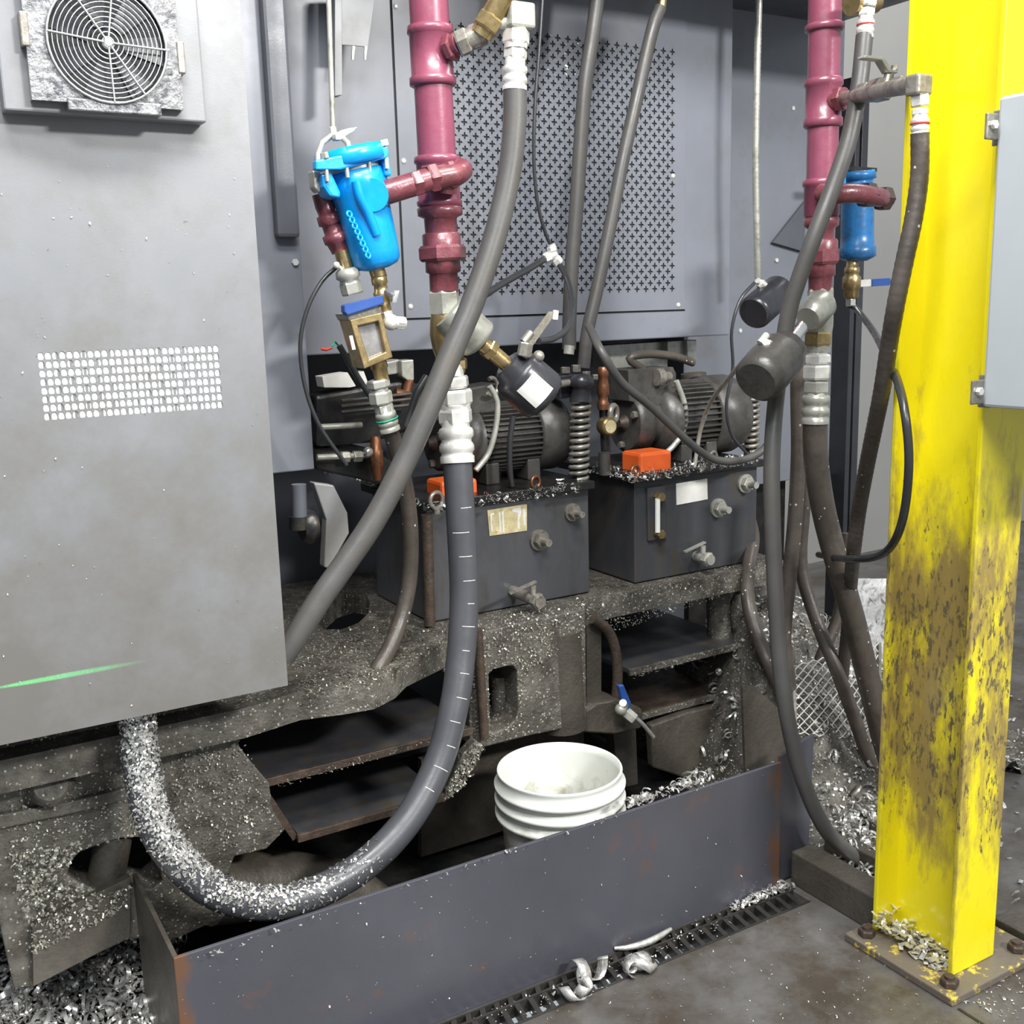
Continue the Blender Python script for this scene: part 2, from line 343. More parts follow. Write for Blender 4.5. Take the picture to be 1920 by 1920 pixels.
# ------------------------------------------------------------------ drain grate
t = thing('drain_grate', ((GX0+GX1)/2, GY0, -0.02), 'narrow dark slotted drain grate along the foot of the steel curb', 'grate')
g = MB(); e = 0.005
g.box((GX0, GY0, -0.03), (GX1, GY0+e, 0.002)); g.box((GX0, GY1-e, -0.03), (GX1, GY1, 0.002)); g.build('frame', M['grate'], t)
MB().box((GX0, GYM-0.003, -0.028), (GX1, GYM+0.003, 0.003)).build('divider', M['grate'], t)
proto = None
n = int((GX1-GX0)/0.033)
for i in range(n):
    x = GX0 + 0.016 + i*0.033
    for k, (ya, yb) in enumerate(((GY0+e, GYM-0.003), (GYM+0.003, GY1-e))):
        c = Vector((x, (ya+yb)/2, -0.012))
        if i == 0:
            b = MB().prism([(x, ya, -0.024), (x+0.012, ya, -0.024), (x+0.020, yb, -0.024), (x+0.008, yb, -0.024)], (0, 0, 0.025)).build('bar', M['grate'], t)
            proto = (proto or []) + [b]
        else: inst(proto[k], Vector(proto[k]['_c']) + Vector((i*0.033, 0, 0)), t)

# ------------------------------------------------------------------ steel curb
CY = 1.726; CX0, CX1, CZ = 0.322, 1.742, 0.322
t = thing('steel_curb', ((CX0+CX1)/2, CY, 0), 'blue black steel plate curb standing along the drain grate', 'curb')
MB().box((CX0, CY, 0), (CX1, CY+0.008, CZ)).build('front_plate', M['curb'], t, bevel=0.0015)
MB().prism([(CX0, CY+0.008, 0), (CX0, 2.06, 0), (CX0, 2.06, CZ), (CX0, CY+0.008, CZ)], (0.008, 0, 0)).build('end_plate', M['castlow'], t)
MB().prism([(CX1, CY+0.004, 0), (CX1+0.15, CY+0.05, 0), (CX1+0.165, CY+0.055, CZ+0.012), (CX1, CY+0.004, CZ+0.012)], (0, 0.008, 0)).build('return_plate', M['curb'], t)

RX = 1.776
t = thing('floor_rail', (RX+0.035, 1.6, 0), 'brown steel floor rail running from the curb corner to the column', 'rail')
MB().box((RX, 1.472, 0), (RX+0.07, 1.722, 0.085)).build('box_tube', M['castlow'], t, bevel=0.004)
MB().box((RX+0.07, 1.50, 0), (RX+0.16, 1.74, 0.012)).build('foot_flange', M['rust'], t, bevel=0.002)
MB().box((RX+0.175, 1.48, 0), (RX+0.215, 1.78, 0.06)).build('outer_tube', M['castlow'], t, bevel=0.004)
tag(MB().box((2.01, 1.05, 0), (2.08, 1.335, 0.028)).build('steel_bar', M['castlow'], bevel=0.003), 'low dark steel bar on the floor right of the column', 'bar')

# ------------------------------------------------------------------ yellow column
t = thing('steel_column', (1.832, 1.36, 0), 'yellow painted steel I-beam column with worn scratched paint', 'column')
for nm, a, b in (('front_flange', (1.763, 1.255, 0.018), (1.900, 1.267, 3.2)), ('rear_flange', (1.763, 1.450, 0.018), (1.900, 1.462, 3.2)), ('web', (1.827, 1.267, 0.018), (1.836, 1.450, 3.2))):
    MB().box(a, b).build(nm, M['yellow'], t, bevel=0.003 if nm != 'web' else 0)
MB().box((1.701, 1.206, 0), (2.0, 1.484, 0.018)).build('base_plate', M['yellowbase'], t, bevel=0.003, label='scuffed base plate with a yellow edge')
pr = None
for x, y in ((1.735, 1.24), (1.735, 1.452), (1.955, 1.24), (1.955, 1.452)):
    c = Vector((x, y, 0.029))
    if pr is None: pr = MB().hexn((x, y, 0.018), (x, y, 0.034), 0.019).cyl((x, y, 0.034), (x, y, 0.040), 0.010).build('anchor_bolt', M['rust'], t)
    else: inst(pr, c, t)
m = MB()
strew(m, [(1655,1745),(1700,1690),(1785,1760),(1785,1800)], 170, 0.012, (0,0,1), Z=0.02, curls=0.2)
for i in range(160):
    x, y = R.uniform(1.75, 1.826), R.uniform(1.28, 1.45); flake(m, Vector((x, y, 0.02 + R.uniform(0, 0.05)*max(0, (y-1.3)/0.15))), (0,0,1), 0.012)
tag(m.build('swarf_pile', M['chip'], recalc=False), 'bright swarf heaped on the base plate inside the yellow column', 'swarf', kind='stuff')

# ------------------------------------------------------------------ grey enclosure on the column
t = thing('junction_box', (1.86, 1.1, 1.195), 'light grey junction box bolted to the front of the yellow column', 'box')
MB().box((1.733, 0.90, 1.197), (2.06, 1.238, 1.735)).build('body', M['greybox'], t, bevel=0.006)
for z in (1.225, 1.685):
    tb = MB().box((1.703, 1.236, z-0.022), (1.745, 1.242, z+0.022)); tb.box((1.742, 1.228, z-0.03), (1.748, 1.254, z+0.03))
    tb = tb.build('mounting_tab', M['dirtyzinc'], t, bevel=0.002)
    MB().hexn((1.717, 1.236, z+0.002), (1.717, 1.228, z+0.002), 0.008).build('bolt', M['zinc'], tb)

# ------------------------------------------------------------------ left cabinet
FY = 1.85; X0, X1, Z0, Z1 = -0.6, P(540,1285,Y=FY).x, P(540,1285,Y=FY).z, 2.75
t = thing('machine_cabinet', ((X0+X1)/2, FY, Z0), 'large grey sheet metal machine cabinet with a perforated vent, filling the left side', 'cabinet')
VX0, VX1, VZ0, VZ1, NC, NR = P(68,655,Y=FY).x, P(410,648,Y=FY).x, P(80,790,Y=FY).z, P(68,660,Y=FY).z, 27, 8
m = MB()
for a, b, c, d in ((X0, X1, Z0, VZ0), (X0, X1, VZ1, Z1), (X0, VX0, VZ0, VZ1), (VX1, X1, VZ0, VZ1)):
    m.add([(a, FY, c), (b, FY, c), (b, FY, d), (a, FY, d)], [(0, 1, 2, 3)])
cw, ch = (VX1-VX0)/NC, (VZ1-VZ0)/NR
for i in range(NC):
    for j in range(NR):
        x, z = VX0+cw*i, VZ0+ch*j; a, b = 0.09, 0.10; tp = 0.92
        h = [(0.22, b), (0.78, b), (1-a, 0.28), (1-a, 0.62), (0.72, tp), (0.28, tp), (a, 0.62), (a, 0.28)]
        vs = [(x, FY, z), (x+cw, FY, z), (x+cw, FY, z+ch), (x, FY, z+ch)] + [(x+cw*p, FY, z+ch*q) for p, q in h] + [(x+cw*p, FY+0.0012, z+ch*q) for p, q in h]
        fs = [(0,1,5,4), (1,2,7,6), (2,3,9,8), (3,0,11,10), (1,6,5), (2,8,7), (3,10,9), (0,4,11)] + [(4+k, 4+(k+1) % 8, 12+(k+1) % 8, 12+k) for k in range(8)]
        m.add(vs, fs)
m.add([(X1, FY, Z0), (X1, FY+0.02, Z0), (X1, FY+0.02, Z1), (X1, FY, Z1)], [(0,1,2,3)]); m.add([(X0, FY, Z0), (X1, FY, Z0), (X1, FY+0.02, Z0), (X0, FY+0.02, Z0)], [(0,1,2,3)])
m.build('front_panel', M['panel'], t, recalc=False)
MB().box((X0, FY+0.03, Z0+0.01), (X1-0.012, 2.28, Z1)).build('body', M['panel_dark'], t)
MB().box((VX0-0.01, FY+0.0014, VZ0-0.01), (VX1+0.01, FY+0.02, VZ1+0.01)).build('vent_filter', M['filter'], t, label='white filter fleece behind the vent holes')
m = MB()
for j in range(NR):
    k = 0.7 + (j % 2)*1.86
    while k < NC: m.box((VX0+cw*k, FY+0.00125, VZ0+ch*j), (VX0+cw*(k+0.42), FY+0.00138, VZ0+ch*(j+1))); k += 3.72
tag(m.build('vent_louvre', M['panel'], t), kind='stuff')
m = MB(); strew(m, [(0,300),(450,300),(530,1270),(0,1380)], 46, 0.0035, (0,-1,0), Y=FY-0.001)
tag(m.build('swarf_specks', M['chip'], recalc=False), 'fine bright swarf specks stuck on the cabinet front', 'swarf', kind='stuff')

# cooling fan
t = thing('cooling_fan', (0.37, 1.82, 1.71), 'square cooling fan with a round wire guard, high on the cabinet', 'fan')
fy = 1.815; a, b = P(8,205,Y=fy), P(388,230,Y=fy); c = P(203,80,Y=1.79); rr = 107*mpp(c)
fx0, fx1, fz0 = P(8,205,Y=fy).x, P(388,230,Y=fy).x, P(200,218,Y=fy).z
fz1 = c.z + (c.z - fz0)
MB().box((fx0, fy, fz0), (fx1, FY, fz1)).build('mounting_box', M['panel'], t, bevel=0.003)
px0, px1, pz0 = P(62,205,Y=1.797).x, P(345,205,Y=1.797).x, P(200,196,Y=1.797).z; pz1 = 2*c.z - pz0
ring = [(c.x + rr*1.02*math.cos(2*math.pi*i/48), 1.797, c.z + rr*1.02*math.sin(2*math.pi*i/48)) for i in range(48)]
MB().prism([(px0, 1.797, pz0), (px1, 1.797, pz0), (px1, 1.797, pz1), (px0, 1.797, pz1)], (0, 0.018, 0), [ring]).build('face_plate', M['fanplate'], t, label='wet speckled face plate')
q = px1-px0
MB().box((px0+q*0.22, 1.793, pz0-0.012), (px1-q*0.16, 1.815, pz0+0.006)).build('drip_lip', M['fanplate'], t, bevel=0.002)
for x, z in ((px0-0.006, c.z+0.01), (px1-0.004, c.z-0.01)): MB().box((x, 1.795, z-0.024), (x+0.012, 1.815, z+0.024)).build('side_clip', M['dirtyzinc'], t, bevel=0.002)
MB().cyl((c.x, 1.8145, c.z), (c.x, 1.806, c.z), rr*1.0, 40).build('fan_recess', M['black'], t)
m = MB()
for k in range(7):
    a = 2*math.pi*k/7; u = Vector((math.cos(a), 0, math.sin(a))); v = Vector((-math.sin(a), 0, math.cos(a)))
    p = Vector((c.x, 1.803, c.z)); m.add([p+u*rr*0.3-v*rr*0.1, p+u*rr*0.95-v*rr*0.28, p+u*rr*0.93+v*rr*0.22+Vector((0,0.002,0)), p+u*rr*0.3+v*rr*0.12], [(0,1,2,3)])
m.build('impeller', M['actuator'], t)
for k in range(12):
    MB().torus((c.x, 1.791, c.z), (0, 1, 0), rr*(0.10 + 0.90*k/11), 0.0009 if k < 11 else 0.002, 44, 6).build('guard_ring', M['wire'], t)
for ang in (85, 275, 128, -52, 178, 2):
    a = math.radians(ang - 4); u = Vector((math.cos(a), 0, math.sin(a))); p = Vector((c.x, 1.789, c.z)); MB().cyl(p, p + u*rr, 0.0016, 6).build('spoke', M['wire'], t)
MB().lathe((c.x, 1.793, c.z), (c.x, 1.785, c.z), [(0, rr*0.09), (0.005, rr*0.09), (0.007, rr*0.06)], 20).build('hub_cap', M['wire'], t)

# ------------------------------------------------------------------ machine enclosure behind
SY = 2.3; sp = P(590,880,Y=SY)
t = thing('side_cover', (sp.x-0.15, SY, sp.z), 'tall narrow blue grey side cover right behind the cabinet edge', 'panel')
MB().box((sp.x-0.5, SY, sp.z), (sp.x, 2.6, 2.9)).build('cover', M['panel2'], t, bevel=0.003)
q = P(553,492,Y=SY); MB().hexn((q.x, SY, q.z), (q.x, SY-0.006, q.z), 0.008).build('screw', M['zinc'], t)
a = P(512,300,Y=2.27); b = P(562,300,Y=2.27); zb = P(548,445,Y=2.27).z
t = thing('shadow_strip', (a.x, 2.27, zb), 'dark blue grey strip standing in for a shadow on the side cover', 'strip')
MB().box((a.x, 2.272, zb), (a.x+0.052, 2.30, 2.9)).build('shadow_bar', M['panel_dark'], t, bevel=0.008)  # dark bar in place of the shadow falling on the side cover

MY = 2.6; mz = P(900,651,Y=MY).z; mx0, mx1 = P(590,660,Y=MY).x-0.25, P(1368,632,Y=MY).x
t = thing('machine_wall_panel', ((mx0+mx1)/2, MY, mz), 'wide blue grey machine panel behind the pipes, around the perforated door', 'panel')
MB().box((mx0, MY, mz), (mx1, MY+0.35, 3.1)).build('sheet', M['panel2'], t, bevel=0.004)
dx0, dx1, dz0 = P(760,590,Y=MY).x, P(1282,578,Y=MY).x, P(900,592,Y=MY).z
t = thing('perforated_door', ((dx0+dx1)/2, MY-0.004, dz0), 'blue grey access door perforated with rows of small crosses', 'door')
QX0, QX1, QZ0, QZ1 = P(850,300,Y=MY).x, P(1258,300,Y=MY).x, P(1060,545,Y=MY).z, P(1150,85,Y=MY).z
nx = 22; dx = (QX1-QX0)/nx; nz = max(2, round((QZ1-QZ0)/dx)); dz = (QZ1-QZ0)/nz; y = MY-0.006; m = MB(); ar, wd = 0.40, 0.12
m2 = MB()
def cross_cell(cx, cz):
    o = [(dx/2, 0), (0, dz/2), (-dx/2, 0), (0, -dz/2)]; s = dx*ar*0.62; q = dx*wd*0.62
    vs = [(cx+a, y, cz+b) for a, b in o]
    for k in range(4):                       # per arm: tip right, tip left, inner corner ccw
        ca, sa = (1, 0, -1, 0)[k], (0, 1, 0, -1)[k]
        for u, v in ((s, -q), (s, q), (q, q)): vs.append((cx + u*ca - v*sa, y, cz + u*sa + v*ca))
    fs = []
    for k in range(4):
        j = (k+1) % 4; fs += [(k, 4+k*3+1, 4+k*3), (k, j, 4+k*3+2, 4+k*3+1), (j, 4+j*3, 4+k*3+2)]
    m.add(vs, fs)
for i in range(nx+1):
    for j in range(nz+1): cross_cell(QX0+dx*i, QZ0+dz*j)
for i in range(nx):
    for j in range(nz): cross_cell(QX0+dx*(i+0.5), QZ0+dz*(j+0.5))
ex0, ex1, ez0, ez1 = QX0-dx/2, QX1+dx/2, QZ0-dz/2, QZ1+dz/2
for i in range(nx):
    for zz, zt in ((ez0, QZ0), (ez1, QZ1)): m.add([(QX0+dx*i, y, zz), (QX0+dx*(i+1), y, zz), (QX0+dx*(i+0.5), y, zt)], [(0,1,2)])
for j in range(nz):
    for xx, xt in ((ex0, QX0), (ex1, QX1)): m.add([(xx, y, QZ0+dz*j), (xx, y, QZ0+dz*(j+1)), (xt, y, QZ0+dz*(j+0.5))], [(0,1,2)])
for xx, xt in ((ex0, QX0), (ex1, QX1)):
    for zz, zt in ((ez0, QZ0), (ez1, QZ1)): m.add([(xx, y, zz), (xt, y, zz), (xx, y, zt)], [(0,1,2)])
for a, b, c, d in ((dx0, dx1, dz0, ez0), (dx0, dx1, ez1, 3.0), (dx0, ex0, ez0, ez1), (ex1, dx1, ez0, ez1)):
    m.add([(a, y, c), (b, y, c), (b, y, d), (a, y, d)], [(0,1,2,3)])
for p, q in (((dx0, dz0), (dx1, dz0)), ((dx0, dz0), (dx0, 3.0)), ((dx1, dz0), (dx1, 3.0))):
    m.add([(p[0], y, p[1]), (q[0], y, q[1]), (q[0], MY-0.001, q[1]), (p[0], MY-0.001, p[1])], [(0,1,2,3)])
m.build('perforated_sheet', M['panel2'], t, recalc=False)
MB().box((ex0, MY-0.0035, ez0), (ex1, MY-0.0015, ez1)).build('dark_interior', M['black'], t)  # black sheet standing in for the unlit space behind the cross holes
MB().box((dx0-0.004, MY-0.0012, dz0-0.005), (dx1+0.004, MY-0.0004, 3.0)).build('seam', M['black'], t)
pr = None
for x, z in ((770,575), (757,302), (1272,572), (742,12), (1262,330)):
    p = P(x, z, Y=y)
    if pr is None: pr = MB().sphere(p, 0.0075, 1, 0.6, 1, 12, 6).build('screw', M['zinc'], t)
    else: inst(pr, p, t)
m = MB()
for _ in range(26): flake(m, P(R.gauss(1055,28), R.gauss(130,26), Y=y-0.001), (0,-1,0), 0.006)
tag(m.build('swarf_splash', M['chip'], recalc=False), 'small splash of bright swarf on the perforated door near its top', 'swarf', kind='stuff')
# bracket on the panel
t = thing('sheet_bracket', P(668, 60, Y=2.52), 'pale bent sheet bracket hanging at the top beside the thin rod', 'bracket')
MB().pxprism([(640,-40),(708,-40),(690,88),(641,84)], 2.50, 0.004).build('flag', M['panel'], t, bevel=0.001)
MB().pxprism([(628,-40),(641,-40),(642,178),(628,180)], 2.485, 0.03).build('leg', M['panel'], t, bevel=0.001)
for x in (661, 684): MB().pxprism([(x,86),(x+5,87),(x+2,112),(x-1,112)], 2.50, 0.004).build('tooth', M['galv'], t)

t = thing('shade_canopy', (1.6, 2.16, 2.33), 'unseen grey canopy added above the pipes to shade the door top', 'canopy')
MB().box((0.45, 2.16, 2.33), (3.0, 2.95, 2.5)).build('sheet', M['panel_dark'], t, bevel=0.005)  # unseen overhang, added and set low to darken the top of the door
RY = 2.8; rxa, rxb = mx1-0.02, P(1516,500,Y=RY).x
t = thing('end_cover', ((rxa+rxb)/2, RY, 0.75), 'dark blue grey end cover set back right of the machine panel', 'panel')
MB().box((rxa, RY, 0.75), (rxb+0.15, RY+0.1, 3.2)).build('sheet', M['panel2'], t, bevel=0.003)
pr = None
for x, z in ((1455,488), (1487,203), (1388,620)):
    p = P(x, z, Y=RY)
    if pr is None: pr = MB().hexn(p, p + Vector((0,-0.006,0)), 0.008).build('screw', M['zinc'], t)
    else: inst(pr, p, t)
tag(MB().pxprism([(1512,376),(1450,455),(1508,472)], 2.784, 0.015).build('dark_triangle', M['panel_dark'], bevel=0.001), 'dark flat triangle left of the second maroon pipe', 'plate')  # thin dark triangle lying flat on the end cover
xx = P(1597,500,Y=2.75).x
t = thing('black_post', (xx, 2.75, 0), 'tall black channel post behind the second blue filter', 'post')
MB().box((xx-0.035, 2.72, 0), (xx-0.012, 2.80, 2.15)).build('left_rail', M['actuator'], t, bevel=0.002); MB().box((xx-0.002, 2.72, 0), (xx+0.03, 2.80, 2.1)).build('right_rail', M['actuator'], t, bevel=0.002)
MB().box((xx-0.02, 2.77, 0), (xx+0.01, 2.79, 2.05)).build('web', M['black'], t)
a = P(1570,315,Y=2.6); b = P(1645,303,Y=2.6)
MB().box((a.x, 2.6, a.z-0.006), (b.x, 2.63, a.z+0.008)).build('cross_pin', M['oilsteel'], t)

# ================================================================== machine base
t = thing('machine_bed', (1.0, 2.4, 0), 'dark cast machine base crusted with oily swarf, under the cabinet and tanks', 'machine')
PZ = 0.635
rec = [P(x, y, Z=PZ) for x, y in ((592,1165),(604,1140),(630,1118),(662,1108),(686,1114),(694,1130),(690,1150),(672,1168),(640,1180),(608,1180))]
MB().prism([(-0.6,2.0,PZ),(0.55,2.0,PZ),(0.673,2.027,PZ),(0.76,2.005,PZ),(0.826,1.996,PZ),(0.89,2.03,PZ),(0.941,2.081,PZ),(1.05,2.135,PZ),(1.10,2.165,PZ),(1.15,2.215,PZ),(1.5,2.245,PZ),(2.27,2.25,PZ),(2.30,2.9,PZ),(-0.6,2.9,PZ)], (0,0,-0.062), [rec]).build('top_plate', M['cast'], t)
h1 = [(127,1640),(133,1615),(150,1598),(190,1582),(225,1572),(262,1570),(296,1600),(304,1652),(285,1668),(250,1662),(215,1672),(180,1668),(150,1655)]
h2 = [(180,1408),(186,1385),(206,1366),(250,1355),(290,1352),(294,1372),(262,1395),(240,1398),(228,1404)]
MB().pxprism([(-80,1330),(438,1250),(440,1345),(449,1400),(478,1437),(505,1468),(512,1520),(535,1556),(500,1592),(440,1606),(424,1650),(420,1720),(330,1760),(245,1760),(130,1812),(60,1850),(25,1852),(-8,1700),(-80,1690)], 2.06, 0.10, [h1, h2]).build('left_block', M['cast'], t, bevel=0.006)
MB().pxprism([(-60,1540),(150,1500),(235,1478),(235,1500),(140,1525),(-60,1568)], 2.045, 0.02).build('cast_ledge', M['cast'], t, bevel=0.004)
MB().pxprism([(62,1850),(245,1756),(245,1645),(150,1690),(60,1735)], 2.045, 0.02).build('foot_pad', M['castlow'], t, bevel=0.004)
MB().tube(path([(395,1668,2.16),(520,1655,2.2),(640,1672,2.2),(730,1740,2.2)]), 0.075, 20).build('lower_skirt', M['castlow'], t)
mm = MB(); mm.lathe(P(95,1470,Y=2.06), P(95,1470,Y=2.0), [(0,0.04),(0.02,0.042),(0.035,0.03)], 20); mm.build('boss', M['cast'], t)
cylpx(MB(), (215,1560), (190,1690), 34, 2.10, 2.10).build('inner_rib', M['castlow'], t)
MB().box((-0.6, 2.93, 0), (2.45, 2.945, 1.36)).build('back_sheet', M['panel_dark'], t)
MB().box((2.45, 2.905, 0), (2.92, 2.945, 0.95)).build('back_sheet', M['oilsteel'], t)
MB().box((-0.6, 2.16, 0.0), (0.50, 2.9, 0.02)).build('inner_floor', M['oilsteel'], t)
for nm, x0, x1, z, yy, mt in (('upper_shelf', 0.60, 1.10, 0.437, 2.085, 'tank2'), ('lower_shelf', 0.672, 1.02, 0.292, 2.085, 'tank2'), ('right_shelf', 1.69, 2.12, 0.412, 2.25, 'tank2'), ('right_lower_shelf', 1.66, 2.1, 0.25, 2.30, 'rust')):
    MB().box((x0, yy, z-0.012), (x1, 2.9, z)).build('shelf', M[mt], t)
    MB().box((x0-0.004, yy-0.006, z-0.016), (x1+0.004, yy+0.004, z+0.002)).build('shelf_lip', M['rust'] if yy < 2.2 else M['cast'], t, bevel=0.001)
MB().prism([(0.66, 2.09, 0.279), (0.672, 2.09, 0.285), (0.60, 2.088, 0.437), (0.585, 2.088, 0.43)], (0, 0.8, 0)).build('shelf_side', M['rust'], t)
ch = [(917,1264),(926,1255),(945,1250),(962,1248),(970,1258),(972,1330),(968,1348),(952,1364),(930,1373),(920,1370)]
MB().pxprism([(832,1204),(960,1171),(1098,1141),(1100,1345),(1080,1362),(1000,1378),(905,1402),(882,1398),(880,1260),(832,1262)], 2.15, 0.12, [ch]).build('centre_leg', M['cast'], t, bevel=0.006)
cylpx(MB(), (938,1265), (944,1385), 19, 2.24).build('leg_core', M['cast'], t)
cylpx(MB(), (1046,1180), (1056,1362), 46, 2.20).build('leg_round', M['castlow'], t)
MB().pxprism([(893,1388),(908,1402),(896,1432),(862,1482),(832,1506),(838,1478),(868,1415)], 2.13, 0.03).build('brace', M['cast'], t, bevel=0.004)
MB().pxprism([(790,1425),(1095,1350),(1095,1500),(915,1568),(790,1607)], 2.30, 0.02).build('kick_plate', M['castlow'], t)
MB().pxprism([(1100,1170),(1128,1166),(1128,1360),(1100,1365)], 2.22, 0.03).build('rib', M['castlow'], t, bevel=0.004)
hose([(1112,1160),(1138,1180),(1153,1215),(1158,1270),(1152,1345)], 0.014, 2.2).build('bent_pipe', M['rust'], t)
MB().pxprism([(1082,1338),(1110,1320),(1160,1312),(1208,1330),(1206,1366),(1150,1378),(1090,1374)], 2.17, 0.10).build('foot_lump', M['castlow'], t, bevel=0.012)
MB().pxprism([(1150,1372),(1192,1366),(1196,1470),(1160,1478)], 2.25, 0.04).build('foot_post', M['castlow'], t)
cylpx(MB(), (1346,1110), (1350,1200), 23, 2.34).build('stub', M['cast'], t); mm = MB(); q = P(1384,1150,Y=2.3); mm.sphere(q, 0.03, 0.9, 0.9, 2.3).build('stub', M['cast'], t)
MB().pxprism([(1220,1360),(1290,1335),(1360,1320),(1352,1420),(1318,1470),(1225,1440)], 2.28, 0.03).build('right_foot', M['castlow'], t, bevel=0.006)
cylpx(MB(), (896,1180), (908,1385), 9, 2.125).build('brown_pipe', M['rust'], t)
MB().box((-0.6, 1.738, 0.0), (1.9, 2.93, 0.004)).build('oil_pan', M['oilsteel'], t)
MB().pxprism([(1392,1285),(1415,1288),(1478,1345),(1482,1452),(1398,1452)], 1.92, 0.008).build('inner_plate', M['castlow'], t)

# swarf crust on the base
m = MB()
strew(m, [(545,1235),(600,1190),(700,1165),(840,1165),(835,1210),(760,1250),(700,1290),(640,1305),(560,1310)], 900, 0.0055, (0,0,1), Z=PZ+0.001, holes=[[(592,1165),(630,1118),(690,1112),(694,1150),(640,1182)]])
strew(m, [(0,1390),(430,1275),(440,1345),(478,1437),(512,1520),(440,1590),(300,1600),(20,1640)], 750, 0.005, (0,-1,0.2), Y=2.057, holes=[h1, h2], lift=0.001)
strew(m, [(20,1600),(250,1560),(240,1700),(60,1790)], 330, 0.007, (0,-1,0.3), Y=2.042, holes=[h1], curls=0.1)
strew(m, [(835,1190),(960,1150),(1098,1125),(1095,1200),(1040,1230),(985,1260),(975,1360),(905,1398),(885,1390),(880,1240)], 420, 0.0055, (0,-1,0.2), Y=2.147, holes=[ch], lift=0.001)
strew(m, [(842,1160),(1100,1115),(1300,1060),(1420,1030),(1420,1065),(1130,1165),(1100,1150)], 420, 0.006, (0,0,1), Z=PZ+0.001)
strew(m, [(1130,1165),(1405,1075),(1408,1100),(1135,1190)], 200, 0.005, (0,-1,0), Y=2.249)
strew(m, [(1185,1262),(1395,1203),(1397,1212),(1188,1273)], 110, 0.006, (0,0,1), Z=0.414)
strew(m, [(516,1466),(812,1384),(818,1392),(520,1478)], 60, 0.005, (0,0,1), Z=0.439)
strew(m, [(893,1388),(908,1402),(862,1482),(838,1500),(845,1460)], 200, 0.007, (0,-1,0.2), Y=2.127, curls=0.1)
strew(m, [(555,1100),(640,1000),(720,900),(830,900),(830,1150),(700,1160)], 60, 0.005, (0,0,1), Z=PZ+0.01)
tag(m.build('oily_swarf', M['chipoil'], recalc=False), 'oily swarf grains crusted over the dark machine base', 'swarf', kind='stuff')
m = MB()
strew(m, [(25,1850),(245,1755),(330,1700),(330,1920),(-40,1980)], 620, 0.016, (0,0,1), Z=0.03, curls=0.35)
strew(m, [(-60,1700),(20,1720),(60,1880),(-60,1960)], 200, 0.016, (0,0,1), Z=0.03, curls=0.35)
tag(m.build('swarf_drift', M['chip'], recalc=False), 'drift of bright swarf on the floor at the lower left corner', 'swarf', kind='stuff')

m = MB(); nx_, ny_ = 30, 40; vs = []
from mathutils import noise as mn
for j in range(ny_):
    for i in range(nx_):
        x, y = -0.05 + 0.365*i/(nx_-1), 1.55 + 0.52*j/(ny_-1); q = Vector((x*30, y*30, 3)); ed = min(1, i/5, (nx_-1-i)/2, j/5, 1); vs.append((x + 0.03*mn.noise(q*0.4), y + 0.03*mn.noise(q*0.4+Vector((5,5,5))), 0.002 + ed*(0.012 + 0.012*mn.noise(q) + 0.007*mn.noise(q*2.7))))
m.add(vs, [(j*nx_+i, j*nx_+i+1, j*nx_+nx_+i+1, j*nx_+nx_+i) for j in range(ny_-1) for i in range(nx_-1)], True)
tag(m.build('swarf_bed', M['chip'], recalc=False), 'dense bed of swarf on the floor under the lower left drift', 'swarf', kind='stuff')
# ------------------------------------------------------------------ hydraulic tanks
def plug(px, py, r, parent, mt='dirtyzinc', Y=2.3):
    c = P(px, py, Y=Y); s = r*mpp(c); m = MB(); d = Vector((0.0, -1, 0))
    m.cyl(c, c + d*0.008, s*1.0, 22); m.hexn(c + d*0.008, c + d*0.024, s*0.78); m.cyl(c + d*0.024, c + d*0.05, s*0.36, 14)
    return m.build('plug', M[mt], parent)
def eyebolt(px, py, r, mt, parent, Y=2.29):
    c = P(px, py, Y=Y); s = r*mpp(c)
    return MB().torus(c, (0.25, -1, 0), s, s*0.28, 24, 8).cyl((c.x, c.y, c.z - s*1.7), (c.x, c.y, c.z - s*0.9), s*0.45, 12).build('eye_bolt', M[mt], parent)
LZ = 0.945
def tank(xl, xr, label, mt):
    t = thing('hydraulic_tank', ((xl+xr)/2, 2.45, PZ), label, 'tank', 'hydraulic tanks on the machine base')
    MB().box((xl, 2.3, PZ+0.003), (xr, 2.62, LZ-0.022)).build('body', M[mt], t, bevel=0.003)
    MB().box((xl-0.016, 2.277, LZ-0.022), (xr+0.006, 2.66, LZ)).build('lid', M['oilsteel'], t, bevel=0.003)
    return t
ta = tank(1.112, 1.594, 'left charcoal hydraulic tank with a yellowed plate, behind the big hanging hose', 'tank')
tb = tank(1.746, 2.197, 'right black hydraulic tank with a tube level gauge and pale plate', 'tank2')
pl = MB().pxprism([(914,957),(988,945),(988,995),(918,1005)], 2.2975, 0.002).build('nameplate', M['labelold'], ta, label='yellowed plate with white pipe drawing')
mm = MB()
for q in ([(919,964),(927,962),(927,965),(922,966),(924,996),(921,997)], [(935,960),(938,959.5),(940,999),(937,999.5)], [(941,959),(944,958.5),(946,998),(943,998.5)], [(960,955),(976,951),(978,960),(974,975),(975,991),(971,992),(970,972),(972,962),(961,960)], [(980,955),(985,954),(986,985),(982,986)]):
    mm.pxprism(q, 2.2968, 0.0006)
mm.build('drawing', M['label'], pl)
MB().pxprism([(1268,907),(1326,897),(1327,936),(1269,947)], 2.2975, 0.002).build('nameplate', M['label'], tb, label='pale faded plate')
plug(1072,960,17,ta); plug(1010,1012,20,ta); plug(1396,906,18,tb,'galv'); plug(1345,952,18,tb,'galv')
g = P(1232,965,Y=2.3)
